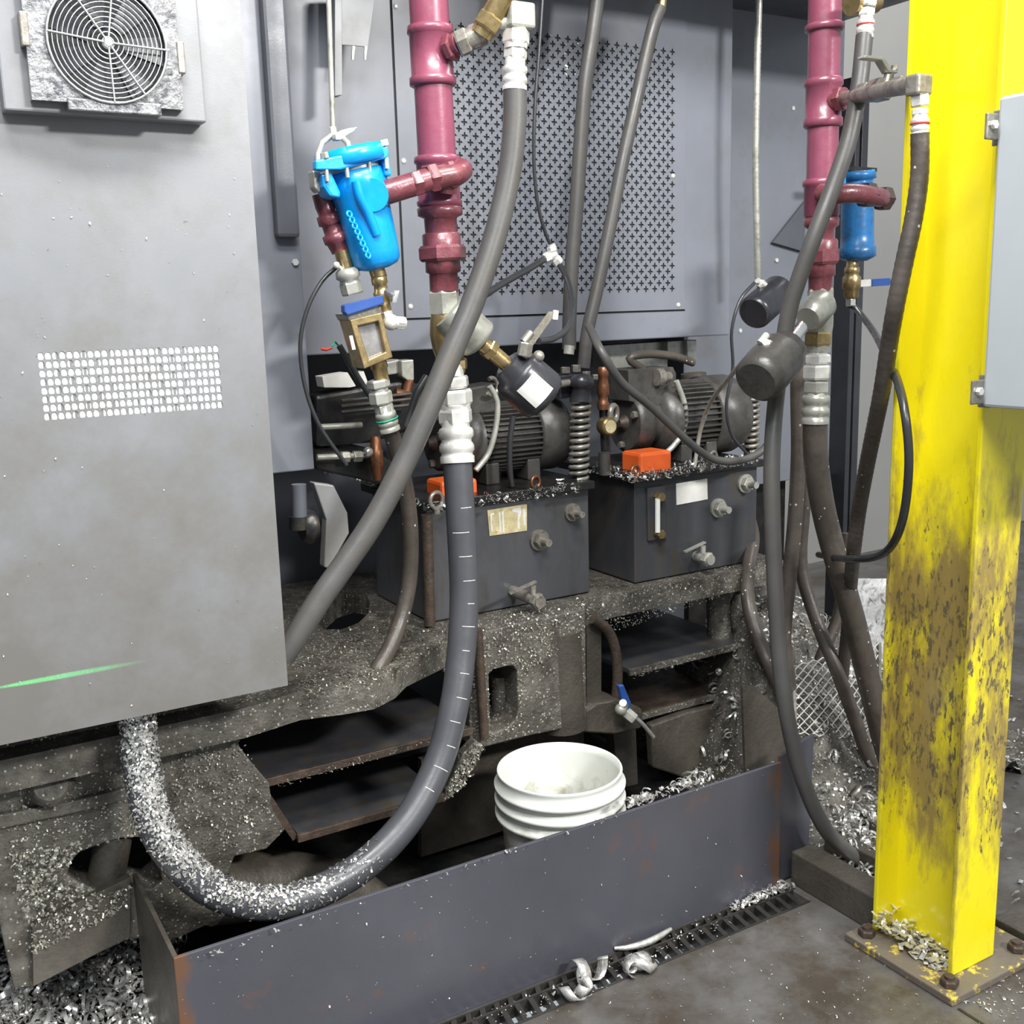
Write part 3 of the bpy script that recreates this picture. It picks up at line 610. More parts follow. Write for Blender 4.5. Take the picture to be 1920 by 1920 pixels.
MB().pxprism([(1214,915),(1248,910),(1250,1010),(1216,1015)], 2.292, 0.008).build('gauge_plate', M['tank2'], tb, bevel=0.002)
gg = cylpx(MB(), (1233,935), (1233,998), 5, 2.275).build('gauge_tube', M['whiteplastic'], tb)
mm = MB()
for yy in (930, 1000):
    q = P(1232, yy, Y=2.292); mm.hexn(q, q + Vector((0,-0.024,0)), 0.0135)
mm.build('gauge_bolts', M['brass'], gg)
def drain(px, py, parent, mt, Y=2.27):
    c = P(px, py, Y=Y); m = MB(); m.cyl(Vector((c.x, 2.302, c.z)), c + Vector((0,-0.035,0)), 0.015, 16); m.hexn(c + Vector((0,-0.01,0)), c + Vector((0,-0.03,0)), 0.021)
    m.cyl(c, c + Vector((0,0,0.035)), 0.008); m.obox(c + Vector((-0.03,0,0.036)), (0.045,0.01,0.006), (0.001,0.007,0), (0,0,0.002))
    return m.build('drain_valve', M[mt], parent)
drain(1000,1124,ta,'dirtyzinc', 2.20); drain(1318,1046,tb,'galv')
def cap(px, py, hw, hh, parent, Y):
    c = P(px, py, Y=Y); s = mpp(c); MB().box((c.x-hw*s, c.y-0.045, c.z-hh*s), (c.x+hw*s, c.y+0.045, c.z+hh*s)).build('filler_cap', M['orange'], parent, bevel=0.009, label='orange filler cap')
cap(847, 915, 38, 19, ta, 2.37); cap(1212, 864, 37, 20, tb, 2.35)
eyebolt(818, 938, 15, 'dirtyzinc', ta, 2.27); eyebolt(1004, 904, 11, 'copper', ta, 2.30); eyebolt(1191, 884, 11, 'copper', tb, 2.275); eyebolt(1337, 858, 11, 'dirtyzinc', tb, 2.3)
m = MB()
strew(m, [(800,945),(1075,905),(1100,890),(1090,905),(1085,925),(800,962)], 170, 0.008, (0,0,1), Z=LZ+0.001, curls=0.1)
strew(m, [(1105,885),(1190,905),(1420,868),(1425,850),(1330,860),(1200,880),(1120,868)], 340, 0.009, (0,0,1), Z=LZ+0.001, curls=0.15)
strew(m, [(600,880),(760,930),(790,950),(700,905)], 60, 0.009, (0,0,1), Z=LZ, curls=0.15)
tag(m.build('swarf_on_lids', M['chip'], recalc=False), 'bright swarf lying on the tank lids', 'swarf', kind='stuff')

# ------------------------------------------------------------------ motors
def motor(Y, px0, px1, px2, pyc, rpx, label, pump):
    """fins from px0 to px1, fan cover to px2"""
    a = P(px0, pyc, Y=Y); z = a.z; x0, x1, x2 = a.x, P(px1, pyc, Y=Y).x, P(px2, pyc, Y=Y).x
    r = rpx*mpp(P((px0+px1)/2, pyc, Y=Y)); t = thing('electric_motor', ((x0+x2)/2, Y, LZ), label, 'motor', 'motors on the tank lids')
    MB().cyl((x0, Y, z), (x1, Y, z), r*0.86, 40).build('stator', M['motor'], t)
    f = MB()
    for k in range(40):
        an = 2*math.pi*k/40; u = Vector((0, math.cos(an), math.sin(an))); v = Vector((0, -math.sin(an), math.cos(an)))
        f.obox(Vector(((x0+x1)/2, Y, z)) + u*r*0.92, ((x1-x0)/2, 0, 0), v*r*0.018, u*r*0.08)
    tag(f.build('cooling_fins', M['motor'], t), kind='stuff')
    L = x2 - x1
    MB().lathe((x1, Y, z), (x2, Y, z), [(0, r*0.98), (0.004, r*1.07), (L*0.72, r*1.07), (L*0.9, r*0.99), (L, r*0.84)], 44).build('fan_cover', M['motor'], t, label='smooth brown grey fan cover')
    MB().lathe((x0-0.05, Y, z), (x0, Y, z), [(0, r*0.62), (0.01, r*0.9), (0.05, r*0.93)], 40).build('end_shield', M['motor'], t)
    for xx in (x0+0.02, x1-0.02): MB().box((xx-0.02, Y-r*0.8, LZ), (xx+0.02, Y+r*0.8, z-r*0.6)).build('foot', M['motor'], t, bevel=0.004)
    if pump:
        p0 = x0 - 0.05
        MB().lathe((p0-pump, Y, z), (p0, Y, z), [(0, r*0.70), (0.008, r*0.78), (pump*0.55, r*0.80), (pump*0.6, r*0.62), (pump, r*0.62)], 40).build('pump_body', M['motor'], t)
        MB().lathe((p0-pump-0.02, Y, z), (p0-pump, Y, z), [(0, r*0.10), (0.006, r*0.13), (0.02, r*0.22)], 20).build('shaft_nut', M['rust'], t)
        for k in range(3):
            an = 0.6 + k*2.1; c = Vector((p0-pump, Y + math.cos(an)*r*0.58, z + math.sin(an)*r*0.58)); MB().hexn(c, c + Vector((-0.014,0,0)), 0.011).build('bolt', M['dirtyzinc'], t)
    return t, (x0, x1, x2, z, r)
ma, ia = motor(2.47, 884, 985, 1046, 824, 66, 'left electric motor behind the black valve actuator, fins showing', 0.06)
mb, ib = motor(2.47, 1242, 1308, 1372, 786, 70, 'right electric motor with round pump head on the right tank', 0.09)
# terminal box of the right motor, with gland
q = MB().pxprism([(1178,694),(1218,690),(1262,688),(1268,700),(1268,752),(1225,762),(1214,762),(1180,752)], 2.42, 0.10).build('terminal_box', M['motor'], mb, bevel=0.004)
c = P(1240, 707, Y=2.41); MB().lathe(c + Vector((-0.02,0,0)), c + Vector((0.03,0,0)), [(0, 0.024), (0.02, 0.026), (0.03, 0.016), (0.05, 0.014)], 20).build('gland', M['dirtyzinc'], q)
q = MB().pxprism([(868,730),(935,718),(940,770),(872,782)], 2.42, 0.09).build('terminal_box', M['motor'], ma, bevel=0.006)
c = P(922, 725, Y=2.40); MB().torus(c, (0.3, -1, 0), 0.022, 0.006, 20, 8, 0.7).build('gland', M['dirtyzinc'], q)
cylpx(MB(), (1300,700), (1302,735), 24, 2.55).build('breather', M['rubberold'], mb)
# oil gauge, valves and pipes by the right pump
t = thing('pressure_pipe', P(1133, 890, Y=2.36), 'brown copper pressure pipe with an oval brass gauge beside the tall spring', 'pipe')
stack(MB(), (1131,690), (1131,768), 2.36, [(688,8),(692,11),(705,10),(708,8),(722,11),(738,12),(742,9),(752,9),(756,12),(768,10)], 18).build('riser', M['copper'], t)
cylpx(MB(), (1132,766), (1136,852), 9, 2.37).build('lower_tube', M['oilsteel'], t)
mm = MB(); c = P(1140, 799, Y=2.345); s = 17*mpp(c); mm.lathe(c + Vector((0,0.02,0)), c + Vector((0,-0.012,0)), [(0, s), (0.024, s*1.05), (0.028, s*0.98), (0.032, s*0.82)], 26); gz = mm.build('gauge', M['brass'], t)
MB().cyl(c + Vector((0,-0.012,0)), c + Vector((0,-0.0135,0)), s*0.72, 24).build('dial', M['labelold'], gz)
cylpx(MB(), (1133,848), (1134,890), 11, 2.34).build('base_socket', M['motor'], t)
mm = MB(); mm.torus(P(1150,776,Y=2.36), (0.6,-1,0), 0.022, 0.009, 22, 8).build('clamp_ring', M['dirtyzinc'], t)
# springs
def spring(px0, py0, px1, py1, r, turns, Y, label):
    A, B = P(px0, py0, Y=Y), P(px1, py1, Y=Y); t = thing('coil_spring', B, label, 'spring', 'ribbed spring guards on the tank lids'); ax = (B-A).normalized(); u = ax.orthogonal().normalized(); v = ax.cross(u)
    rr = r*mpp(A); n = turns*14; pts = [A.lerp(B, i/n) + (u*math.cos(2*math.pi*i/14) + v*math.sin(2*math.pi*i/14))*rr*0.78 for i in range(n+1)]
    MB().tube(pts, rr*0.21, 7).build('coil', M['dirtyzinc'], t)
    MB().cyl(A - ax*0.01, B + ax*0.01, rr*0.55, 16).build('core', M['oilsteel'], t)
    MB().lathe(A - ax*0.07, A, [(0, rr*0.7), (0.012, rr*1.15), (0.03, rr*1.15), (0.034, rr*0.8), (0.07, rr*1.05)], 18, True).build('head', M['actuator'], t)
    MB().cyl(B, B + ax*0.02, rr*0.6, 14).build('foot_nut', M['dirtyzinc'], t)
spring(1089, 752, 1085, 898, 21, 12, 2.33, 'tall ribbed spring standing between the two motors')
spring(1408, 738, 1406, 846, 19, 10, 2.42, 'shorter ribbed spring under the right grey actuator')
t = thing('valve_manifold', P(1075, 720, Y=2.42), 'black valve manifold block with small fittings above the tall spring', 'manifold')
MB().pxprism([(1048,705),(1100,700),(1104,740),(1050,748)], 2.36, 0.08).build('block', M['actuator'], t, bevel=0.004)
for x, y, l in ((1060,700,12), (1080,698,14), (1098,706,10), (1118,712,10)): hexpx(MB(), (x, y), (x, y-l), 9, 2.38).build('fitting', M['dirtyzinc'], t)
cylpx(MB(), (1050,720), (1092,714), 7, 2.34).build('tube', M['dirtyzinc'], t)
cylpx(MB(), (1066,664), (1068,648), 10, 2.33).build('hose_nut', M['galv'], t)

# clutter at the left of the left motor
t = thing('pump_unit', P(700, 900, Y=2.45), 'dark hydraulic pump unit with rods and copper tee, left of the left motor', 'pump')
MB().pxprism([(592,742),(740,716),(795,720),(795,800),(700,830),(592,838)], 2.5, 0.14).build('housing', M['oilsteel'], t, bevel=0.01)
MB().pxprism([(592,850),(700,842),(760,880),(770,925),(700,905),(592,880)], 2.42, 0.2).build('bed', M['oilsteel'], t, bevel=0.006)
for y in (752, 762, 773): cylpx(MB(), (640,y), (770,y-14), 3.5, 2.46).build('fin_rod', M['motor'], t)
cylpx(MB(), (600,801), (678,797), 6, 2.42).build('rod', M['galv'], t)
mm = cylpx(MB(), (594,858), (690,853), 6, 2.40); hexpx(mm, (640,857), (655,856), 11, 2.40); hexpx(mm, (662,856), (678,855), 11, 2.40); mm.build('rod', M['galv'], t)
stack(MB(), (704,820), (708,900), 2.38, [(818,7),(822,10),(842,11),(844,13),(872,13),(875,11),(895,9),(900,7)], 18).build('copper_tee', M['copper'], t)
mm = MB(); mm.sphere(P(690,848,Y=2.36), 0.013).build('cap_nut', M['steel'], t)
t = thing('solenoid_valve', P(760, 700, Y=2.5), 'small grey solenoid valve with copper fitting under the machine panel', 'valve')
MB().pxprism([(722,680),(750,673),(752,700),(726,704)], 2.5, 0.05).build('coil', M['galv'], t, bevel=0.004); MB().pxprism([(752,676),(776,674),(777,712),(768,716),(754,706)], 2.48, 0.05).build('body', M['galv'], t, bevel=0.003)
cylpx(MB(), (768,712), (762,735), 9, 2.49).build('copper_fitting', M['copper'], t); cylpx(MB(), (740,737), (762,742), 10, 2.48).build('elbow', M['copper'], t)
t = thing('white_bracket', P(650, 710, Y=2.5), 'white painted bracket plate below the side cover edge', 'bracket')
MB().pxprism([(604,706),(652,698),(668,724),(655,727),(608,727)], 2.5, 0.05).build('plate', M['label'], t, bevel=0.002); MB().pxprism([(672,698),(682,696),(690,718),(684,724)], 2.48, 0.03).build('tab', M['label'], t)
tag(MB().pxprism([(1128,648),(1252,640),(1252,690),(1135,692)], 2.72, 0.06).build('mounting_plate', M['galv'], bevel=0.002), 'grey mounting plate behind the right motor terminal box', 'plate')
mm = MB().pxprism([(1252,640),(1288,638),(1288,672),(1252,674)], 2.69, 0.08); mm.pxprism([(1288,638),(1306,637),(1306,678),(1290,674)], 2.67, 0.03)
tag(mm.build('guide_rail', M['galv'], bevel=0.002), 'light grey guide rail end right of the mounting plate', 'rail')
# curved guard left of the left tank
t = thing('hinge_guard', P(630, 1060, Y=2.2), 'curved grey plate guard beside the cabinet edge above the base', 'guard')
MB().pxprism([(588,905),(626,910),(652,962),(655,1000),(618,1066),(608,1064),(612,975)], 2.15, 0.03).build('plate', M['panel'], t, bevel=0.003)
cylpx(MB(), (560,908), (562,968), 14, 2.18).build('pin', M['panel_dark'], t); cylpx(MB(), (560,968), (561,992), 18, 2.18).build('collar', M['oilsteel'], t)
mm = MB(); c = P(590, 985, Y=2.19); mm.lathe(c, c + Vector((-0.03,0,0)), [(0, 0.035), (0.015, 0.04), (0.03, 0.03)], 24).build('wheel', M['oilsteel'], t)
tag(cylpx(MB(), (800,965), (806,1172), 11, 2.27).build('standpipe', M['rust']), 'straight brown pipe standing left of the left tank', 'pipe')

# ================================================================== pipes and valves, left set
PY = 2.1
t = thing('maroon_pipe', P(833, 545, Y=PY), 'left maroon painted pipe with tees and union, in front of the perforated door', 'pipe', 'maroon supply pipes')
A, B = (800, -60), (833, 545)
for nm, mt, prof in (('pipe_run', 'purple', [(-300,37),(48,37)]), ('tee', 'purple', [(44,38),(45,43),(57,44),(60,40),(136,40),(139,44),(152,44),(155,39)]),
                     ('pipe_run', 'purple', [(154,36),(286,36)]), ('tee', 'purple', [(284,38),(286,43),(296,44),(300,40),(368,40),(371,43),(378,42),(382,38)]),
                     ('reducer', 'maroon', [(380,36),(384,43),(398,42),(403,31),(434,30)]), ('union', 'maroon', [(432,33),(435,36),(462,36)]),
                     ('pipe_nipple', 'maroon', [(486,33),(508,33),(511,27),(547,27)])):
    stack(MB(), A, B, PY, prof, 36).build(nm, M[mt], t)
hexpx(MB(), (829,460), (831,490), 46, PY, a0=0.2).build('union_nut', M['maroon'], t)
# upper branch towards the viewer
br = cylpx(MB(), (826,98), (862,80), 21, 2.08, 2.03); br.build('branch_nipple', M['maroon'], t)
m = MB(); hexpx(m, (840,92), (852,86), 25, 2.055, 2.04); m.build('branch_collar', M['maroon'], t)
m = MB(); hexpx(m, (858,84), (880,74), 25, 2.035, 2.02); cylpx(m, (880,74), (908,62), 21, 2.02, 2.0); hexpx(m, (884,72), (898,66), 24, 2.02, 2.01); m.build('branch_union', M['dirtyzinc'], t)
# cross tube in front
m = MB(); m.tube(spline(path([(866,318,2.045),(856,326,2.025),(836,330,2.025),(800,338,2.03),(760,350,2.035),(728,360,2.04),(708,364,2.055),(702,368,2.08)]), 0.008), 0.024, 18); m.build('cross_elbow', M['maroon'], t)
m = MB(); hexpx(m, (800,336), (818,332), 28, 2.03); hexpx(m, (770,346), (788,341), 24, 2.03); hexpx(m, (836,329), (850,326), 27, 2.03); m.build('cross_fitting', M['maroon'], t)
cylpx(MB(), (836,360), (840,330), 20, 2.05, 2.04).build('cross_socket', M['maroon'], t)

def crimp(m, a, b, r, Y, Y2=None):
    """hose end ferrule from a to b: hex, two swellings, band"""
    A_, B_ = P(*a, Y=Y), P(*b, Y=Y if Y2 is None else Y2); L = (B_-A_).length; s = r*mpp(A_)
    m.lathe(A_, B_, [(L*u, s*v) for u, v in ((0,.80),(.30,.80),(.33,.94),(.38,1),(.48,1),(.53,.88),(.58,.86),(.63,.95),(.67,1),(.76,1),(.80,.90),(.85,.90),(.87,.98),(1,.98))], 26)
    return m
t = thing('ball_valve', P(945, 40, Y=1.98), 'brass ball valve and bright square elbow at the top of the long diagonal hose', 'valve')
m = MB(); cylpx(m, (902,66), (946,-12), 22, 2.0, 1.96); hexpx(m, (908,56), (924,30), 26, 1.99, 1.98); hexpx(m, (938,4), (952,-22), 26, 1.97); m.build('valve_body', M['brass'], t)
cylpx(MB(), (914,40), (955,44), 14, 1.985, 1.975).build('nipple', M['galv'], t)
c = P(970, 33, Y=1.97); s = mpp(c); m = MB().box((c.x-27*s, c.y-24*s, c.z-22*s), (c.x+27*s, c.y+24*s, c.z+24*s)); m.build('square_elbow', M['galv'], t, bevel=0.006)
m = MB(); hexpx(m, (968,55), (967,84), 26, 1.97); cylpx(m, (967,82), (967,92), 22, 1.97); hexpx(m, (967,92), (966,112), 22, 1.97); m.build('swivel_nut', M['zinc'], t)
crimp(MB(), (966,104), (965,170), 23.5, 1.97).build('ferrule', M['zinc'], t)
t = tag(hose([(965,160,1.97),(965,225),(957,310),(938,405),(914,488),(882,578),(850,652),(803,765),(752,880),(700,978),(648,1055),(602,1120),(556,1192),(528,1232)], 0.0245).build('diagonal_hose', M['rubber']), 'long grey rubber hose running diagonally from top right to the cabinet foot', 'hose')

# valve under the left pipe, with angle actuator
t = thing('angle_seat_valve', P(838, 640, Y=PY), 'brass angle seat valve with black round actuator bearing a white label', 'valve', 'angle seat valves')
VA = MB(); hexpx(VA, (832,545), (835,592), 30, PY, a0=0.1); VA.build('inlet_hex', M['galv'], t)
m = MB(); stack(m, (835,588), (846,700), PY, [(588,27),(600,30),(625,33),(655,30),(668,26),(672,27),(700,27)], 26); m.build('valve_body', M['brass'], t)
hexpx(MB(), (848,672), (849,694), 30, PY, a0=0.1).build('outlet_hex', M['brass'], t)
AX0, AX1 = P(842,585,Y=2.07), P(905,645,Y=2.05)
MB().lathe(AX0, AX1, [(0,0.040),(0.02,0.046),(0.085,0.047),(0.092,0.042),(0.098,0.03)], 28).build('bonnet', M['galv'], t)
m = MB(); cylpx(m, (905,645), (958,690), 15, 2.05, 2.04); hexpx(m, (912,650), (924,661), 20, 2.05); m.build('stem', M['brass'], t)
c0, c1 = P(948,682,Y=2.04), P(1022,748,Y=2.02); ax = (c1-c0).normalized(); L = (c1-c0).length; r = 50*mpp(c0)
MB().lathe(c0, c1, [(0, r*.45),(0.004, r*.62),(L*.18, r*.72),(L*.22, r*.94),(L*.30, r),(L*.86, r*1.04),(L*.95, r*.98),(L, r*.82)], 40).build('actuator_can', M['actuator'], t, label='black round actuator can')
# label wrapped on the can, facing the viewer
vd = (CO - c0.lerp(c1, 0.6)).normalized(); vd = (vd - ax*vd.dot(ax)).normalized(); sd = ax.cross(vd); m = MB(); vs = []
for i in range(9):
    a = -0.48 + 0.96*i/8
    for tt in (0.36, 0.84): q = c0 + ax*L*tt; vs.append(q + (vd*math.cos(a) + sd*math.sin(a))*(r*(1.0+0.046*(tt)) + 0.0012))
m.add(vs, [(2*i, 2*i+1, 2*i+3, 2*i+2) for i in range(8)], True).build('paper_label', M['label'], t)
c = P(982, 668, Y=2.0); m = MB(); m.hexn(c, c + Vector((0.005,-0.004,0.03)), 0.016); m.cyl(c + Vector((0,0,0.03)), c + Vector((0.02,0,0.05)), 0.009); m.sphere(P(1010,668,Y=2.0), 0.013); m.build('air_fitting', M['dirtyzinc'], t)
MB().pxprism([(972,660),(1030,584),(1036,584),(1036,596),(985,668)], 2.03, 0.003).build('tie_plate', M['dirtyzinc'], t)
hexpx(MB(), (1040,600), (1042,582), 6, 2.03).build('screw', M['zinc'], t)
# hose end below it
t = thing('hanging_hose', P(852, 860, Y=2.06), 'thick black hose hanging under the left valve in a deep swarf caked loop', 'hose')
m = MB(); cylpx(m, (848,690), (850,712), 21, 2.09, 2.08); hexpx(m, (849,706), (851,728), 31, 2.08, a0=0.1); m.build('adapter', M['zinc'], t)
m = MB(); hexpx(m, (851,730), (853,760), 34, 2.08, a0=0.35); cylpx(m, (852,758), (853,768), 30, 2.08); m.build('swivel_nut', M['zinc'], t)
m = MB(); hexpx(m, (853,766), (855,795), 33, 2.075, a0=0.15); m.build('ferrule_hex', M['zinc'], t)
crimp(MB(), (853,772), (858,868), 33, 2.075, 2.06).build('ferrule', M['zinc'], t)
HB = [(857,858,2.06),(862,940,2.05),(868,1050,2.04),(870,1130,2.03),(865,1220,2.01),(852,1320,1.98),(822,1430,1.95),(770,1530,1.92),(695,1612,1.90),(605,1668,1.89),(505,1694,1.885),(410,1675,1.885),(335,1615,1.89),(290,1545,1.90),(270,1470,1.915),(260,1390,1.93),(256,1300,1.94)]
hb = hose(HB, 0.0325, n=18); hb.build('hose', M['rubberb'], t)
sp = spline(path(HB), 0.012); m = MB(); L = 0
for i in range(6, 58): # pale printed tick rings along the upper run
    L += (sp[i]-sp[i-1]).length
    if L > 0.043:
        L = R.uniform(-0.008, 0.004); q = sp[i]; tn = (sp[i+1]-sp[i]).normalized(); vv = (CO-q); vv = (vv - tn*vv.dot(tn)).normalized(); ss = tn.cross(vv); vs = []
        a0 = R.uniform(-0.9, -0.5); a1 = a0 + R.uniform(0.5, 1.2)
        for k in range(6):
            a = a0 + (a1-a0)*k/5; d = vv*math.cos(a) + ss*math.sin(a); vs += [q + d*0.0331 - tn*0.0007, q + d*0.0331 + tn*0.0007]
        m.add(vs, [(2*k, 2*k+1, 2*k+3, 2*k+2) for k in range(5)])
tag(m.build('print_marks', M['label'], t), kind='stuff')
m = MB()
for i in range(len(sp)):
    if i % 1: continue
    den = 0 if i < 68 else min(85, (i-68)*1.6)
    q = sp[i]; tn = (sp[min(i+1,len(sp)-1)]-sp[i-1]).normalized(); up = Vector((0,-0.55,0.85)); up = (up - tn*up.dot(tn)).normalized(); ss = tn.cross(up)
    for _ in range(int(den)):
        a = R.gauss(0, 0.75); d = up*math.cos(a) + ss*math.sin(a); flake(m, q + d*0.033 + tn*R.uniform(-0.006, 0.006), d, R.choice((0.0032, 0.0045, 0.006)))
tag(m.build('swarf_on_hose', M['chip'], recalc=False), 'bright swarf caked on the foot of the big hose loop', 'swarf', kind='stuff')

# ------------------------------------------------------------------ blue filters
def lathe_px(a, b, Y, prof, mt, nm, parent, n=32): return stack(MB(), a, b, Y, prof, n).build(nm, M[mt], parent)
t = thing('blue_filter', P(712, 505, Y=2.1), 'bright sky blue filter housing tilted under the thin rod, left of the maroon pipe', 'filter')
FA, FB = (655, 283), (710, 505)
lathe_px(FA, FB, 2.09, [(318,49),(322,55),(345,57),(360,54),(380,51),(420,49),(470,47),(490,45),(499,38),(504,22)], 'blue', 'bowl', t)
lathe_px(FA, FB, 2.09, [(276,40),(279,66),(290,70),(306,70),(309,64)], 'blue', 'lid', t)
lathe_px(FA, FB, 2.09, [(308,50),(320,50)], 'galv', 'gasket_ring', t)
m = MB(); m.pxprism([(592,300),(726,274),(730,288),(728,296),(640,318),(592,318)], 2.03, 0.02); m.build('lid_rim', M['blue'], t, bevel=0.004)
for x, y in ((610,300),(648,293),(690,285),(722,276)):
    m = MB(); hexpx(m, (x,y-2), (x-3,y-14), 8, 2.035); cylpx(m, (x,y), (x+4,y+40), 4, 2.035); m.build('lid_bolt', M['galv'] if x < 700 else M['zinc'], t)
MB().pxprism([(602,325),(622,322),(640,360),(640,372),(618,368),(606,350)], 2.04, 0.05).build('ear', M['blue'], t, bevel=0.006)
MB().pxprism([(718,298),(730,294),(735,330),(722,330)], 2.04, 0.05).build('ear', M['blue'], t, bevel=0.004)
MB().pxprism([(586,318),(602,322),(606,350),(600,362),(590,352)], 2.06, 0.03).build('side_cap', M['galv'], t, bevel=0.004)
m = MB(); m.tube(spline(path([(668,340,2.03),(676,372,2.03),(690,400,2.035),(706,440,2.04)]), 0.01), 0.010, 10); m.build('rib', M['blue'], t)
MB().lathe(P(698,366,Y=2.03), P(698,366,Y=2.09), [(0,0.032),(0.02,0.036),(0.06,0.036)], 24).build('port_boss', M['blue'], t)
m = MB()
for k in range(8): q = P(655+k*5, 402+k*11, Y=2.036); m.torus(q, (0.3,-1,0.2), 0.006, 0.0028, 12, 6)
m.build('cast_letters', M['blue'], t)
cylpx(MB(), (705,502), (712,522), 15, 2.09).build('drain_bush', M['brass'], t)

t = thing('hanger_rod', P(620, 240, Y=2.09), 'thin pale steel rod with a forked clamp holding up the sky blue filter', 'rod')
cylpx(MB(), (607,-300), (624,240), 5, 2.09).build('rod', M['galv'], t)
hexpx(MB(), (623,238), (625,254), 7, 2.09).build('nut', M['zinc'], t)
m = MB(); m.tube(path([(622,254,2.09),(604,268,2.08),(596,290,2.07),(596,305,2.07)]), 0.006, 8); m.build('fork_arm', M['galv'], t)
m = MB(); m.tube(path([(627,256,2.09),(640,256,2.07),(652,268,2.05),(656,284,2.05)]), 0.006, 8); m.build('fork_arm', M['galv'], t)
MB().pxprism([(628,252),(640,244),(655,240),(671,238),(664,246),(650,254),(640,262),(630,262)], 2.06, 0.02).build('fork_leaf', M['galv'], t, bevel=0.002)

t = thing('outlet_fittings', P(650, 560, Y=2.1), 'maroon and brass fittings coming down the left side of the bright blue filter', 'fitting')
m = MB(); stack(m, (600,362), (640,475), 2.12, [(362,16),(385,18),(400,17),(402,22),(418,23),(420,18),(436,18),(438,24),(452,24),(455,20),(472,17)], 22); m.build('maroon_elbow', M['maroon'], t)
stack(MB(), (640,472), (652,512), 2.11, [(470,13),(490,14),(512,13)], 20).build('brass_nipple', M['brass'], t)
m = MB(); stack(m, (650,505), (662,560), 2.10, [(503,16),(508,22),(520,23),(524,18),(530,18)], 22); hexpx(m, (656,528), (662,552), 21, 2.10); m.build('grey_union', M['galv'], t)
q = MB(); q.sphere(P(631,497,Y=2.09), 0.007); q.cyl(P(631,497,Y=2.09), P(644,506,Y=2.1), 0.004); q.build('air_nipple', M['zinc'], t)
t = thing('drain_valve', P(722, 560, Y=2.08), 'small brass drain valve with white elbow under the bright blue filter', 'valve')
m = MB(); stack(m, (710,520), (722,580), 2.08, [(518,12),(521,15),(532,15),(534,12),(544,13),(548,16),(566,16),(568,12),(585,12)], 18); m.build('valve_body', M['brass'], t)
m = MB(); cylpx(m, (724,546), (740,556), 6, 2.06, 2.04); q = P(741,556,Y=2.04); m.obox(q, (0.004,0,0.012), (0.004,-0.002,0), (0,0.003,0)); m.build('tap_handle', M['steel'], t)
m = MB(); hexpx(m, (724,584), (727,596), 11, 2.07); m.sphere(P(733,604,Y=2.06), 0.017); cylpx(m, (733,604), (758,606), 12, 2.06); hexpx(m, (742,605), (758,606), 13, 2.06); m.build('white_elbow', M['zinc'], t)

t = thing('flow_sight_glass', P(692, 690, Y=2.08), 'square brass sight glass box with blue handle under the filter fittings', 'gauge')
MB().pxprism([(656,600),(715,586),(737,670),(683,692)], 2.05, 0.06, [[(671,611),(710,602),(723,660),(692,674)]]).build('brass_body', M['brass'], t, bevel=0.002)
MB().pxprism([(668,609),(712,600),(726,662),(690,677)], 2.062, 0.045).build('glass', M['glass'], t)
MB().pxprism([(648,588),(715,574),(717,586),(654,601)], 2.05, 0.06).build('top_flange', M['dirtyzinc'], t, bevel=0.002)
MB().pxprism([(645,572),(719,553),(721,570),(652,592),(646,585)], 2.035, 0.02).build('blue_handle', M['navy'], t, bevel=0.003, label='blue grip')
MB().pxprism([(655,630),(661,629),(667,655),(661,656)], 2.047, 0.004).build('sticker', M['label'], t)
stack(MB(), (708,676), (716,712), 2.08, [(674,16),(690,17),(692,14),(714,14)], 18).build('outlet_bush', M['brass'], t)
t = thing('narrow_hose', P(738, 800, Y=2.08), 'narrow grey hose below the brass sight glass, passing behind the diagonal hose', 'hose')
m = MB(); hexpx(m, (708,712), (711,728), 22, 2.08); cylpx(m, (710,728), (712,734), 17, 2.08); hexpx(m, (712,734), (716,758), 22, 2.08); hexpx(m, (718,758), (722,774), 18, 2.08); m.build('swivel_nut', M['galv'], t)
crimp(MB(), (717,756), (732,808), 20, 2.08).build('ferrule', M['galv'], t)
m = MB(); m.torus(P(726,786,Y=2.08), P(732,808,Y=2.08)-P(717,756,Y=2.08), 0.0225, 0.002, 20, 6).build('green_band', M['green'], t)
hose([(730,800,2.08),(748,860,2.10),(763,930,2.12),(770,1010,2.13),(767,1090,2.14),(752,1160,2.13),(728,1220,2.10),(702,1262,2.08),(690,1280,2.12)], 0.018).build('hose', M['rubberold'], t)

# ================================================================== right set
QY = 1.85
t = thing('maroon_pipe', P(1540, 545, Y=QY), 'right maroon painted pipe beside the yellow column', 'pipe', 'maroon supply pipes')
A, B = (1548, -60), (1538, 545)
for nm, mt, prof in (('pipe_run', 'purple', [(-300,31),(44,31)]), ('coupling', 'purple', [(40,33),(42,36),(52,36),(54,32)]), ('pipe_run', 'purple', [(53,30),(142,30)]),
                     ('tee', 'purple', [(140,33),(142,36),(153,36),(156,33),(212,33),(215,36),(228,36),(231,32)]), ('pipe_run', 'purple', [(230,29),(332,29)]),
                     ('tee', 'purple', [(328,32),(331,36),(340,36),(343,33),(398,33),(402,30)]), ('reducer', 'maroon', [(400,28),(404,33),(418,32),(424,24),(446,24)]), ('union', 'maroon', [(444,28),(448,31),(468,31)]),
                     ('pipe_nipple', 'maroon', [(492,27),(515,27),(518,22),(546,22)])):
    stack(MB(), A, B, QY, prof, 34).build(nm, M[mt], t)
hexpx(MB(), (1539,466), (1539,496), 36, QY, a0=0.2).build('union_nut', M['maroon'], t)
m = MB(); cylpx(m, (1555,192), (1585,184), 20, QY-0.02, QY-0.06); hexpx(m, (1570,188), (1584,184), 23, QY-0.04, QY-0.06); m.build('branch_nipple', M['maroon'], t)
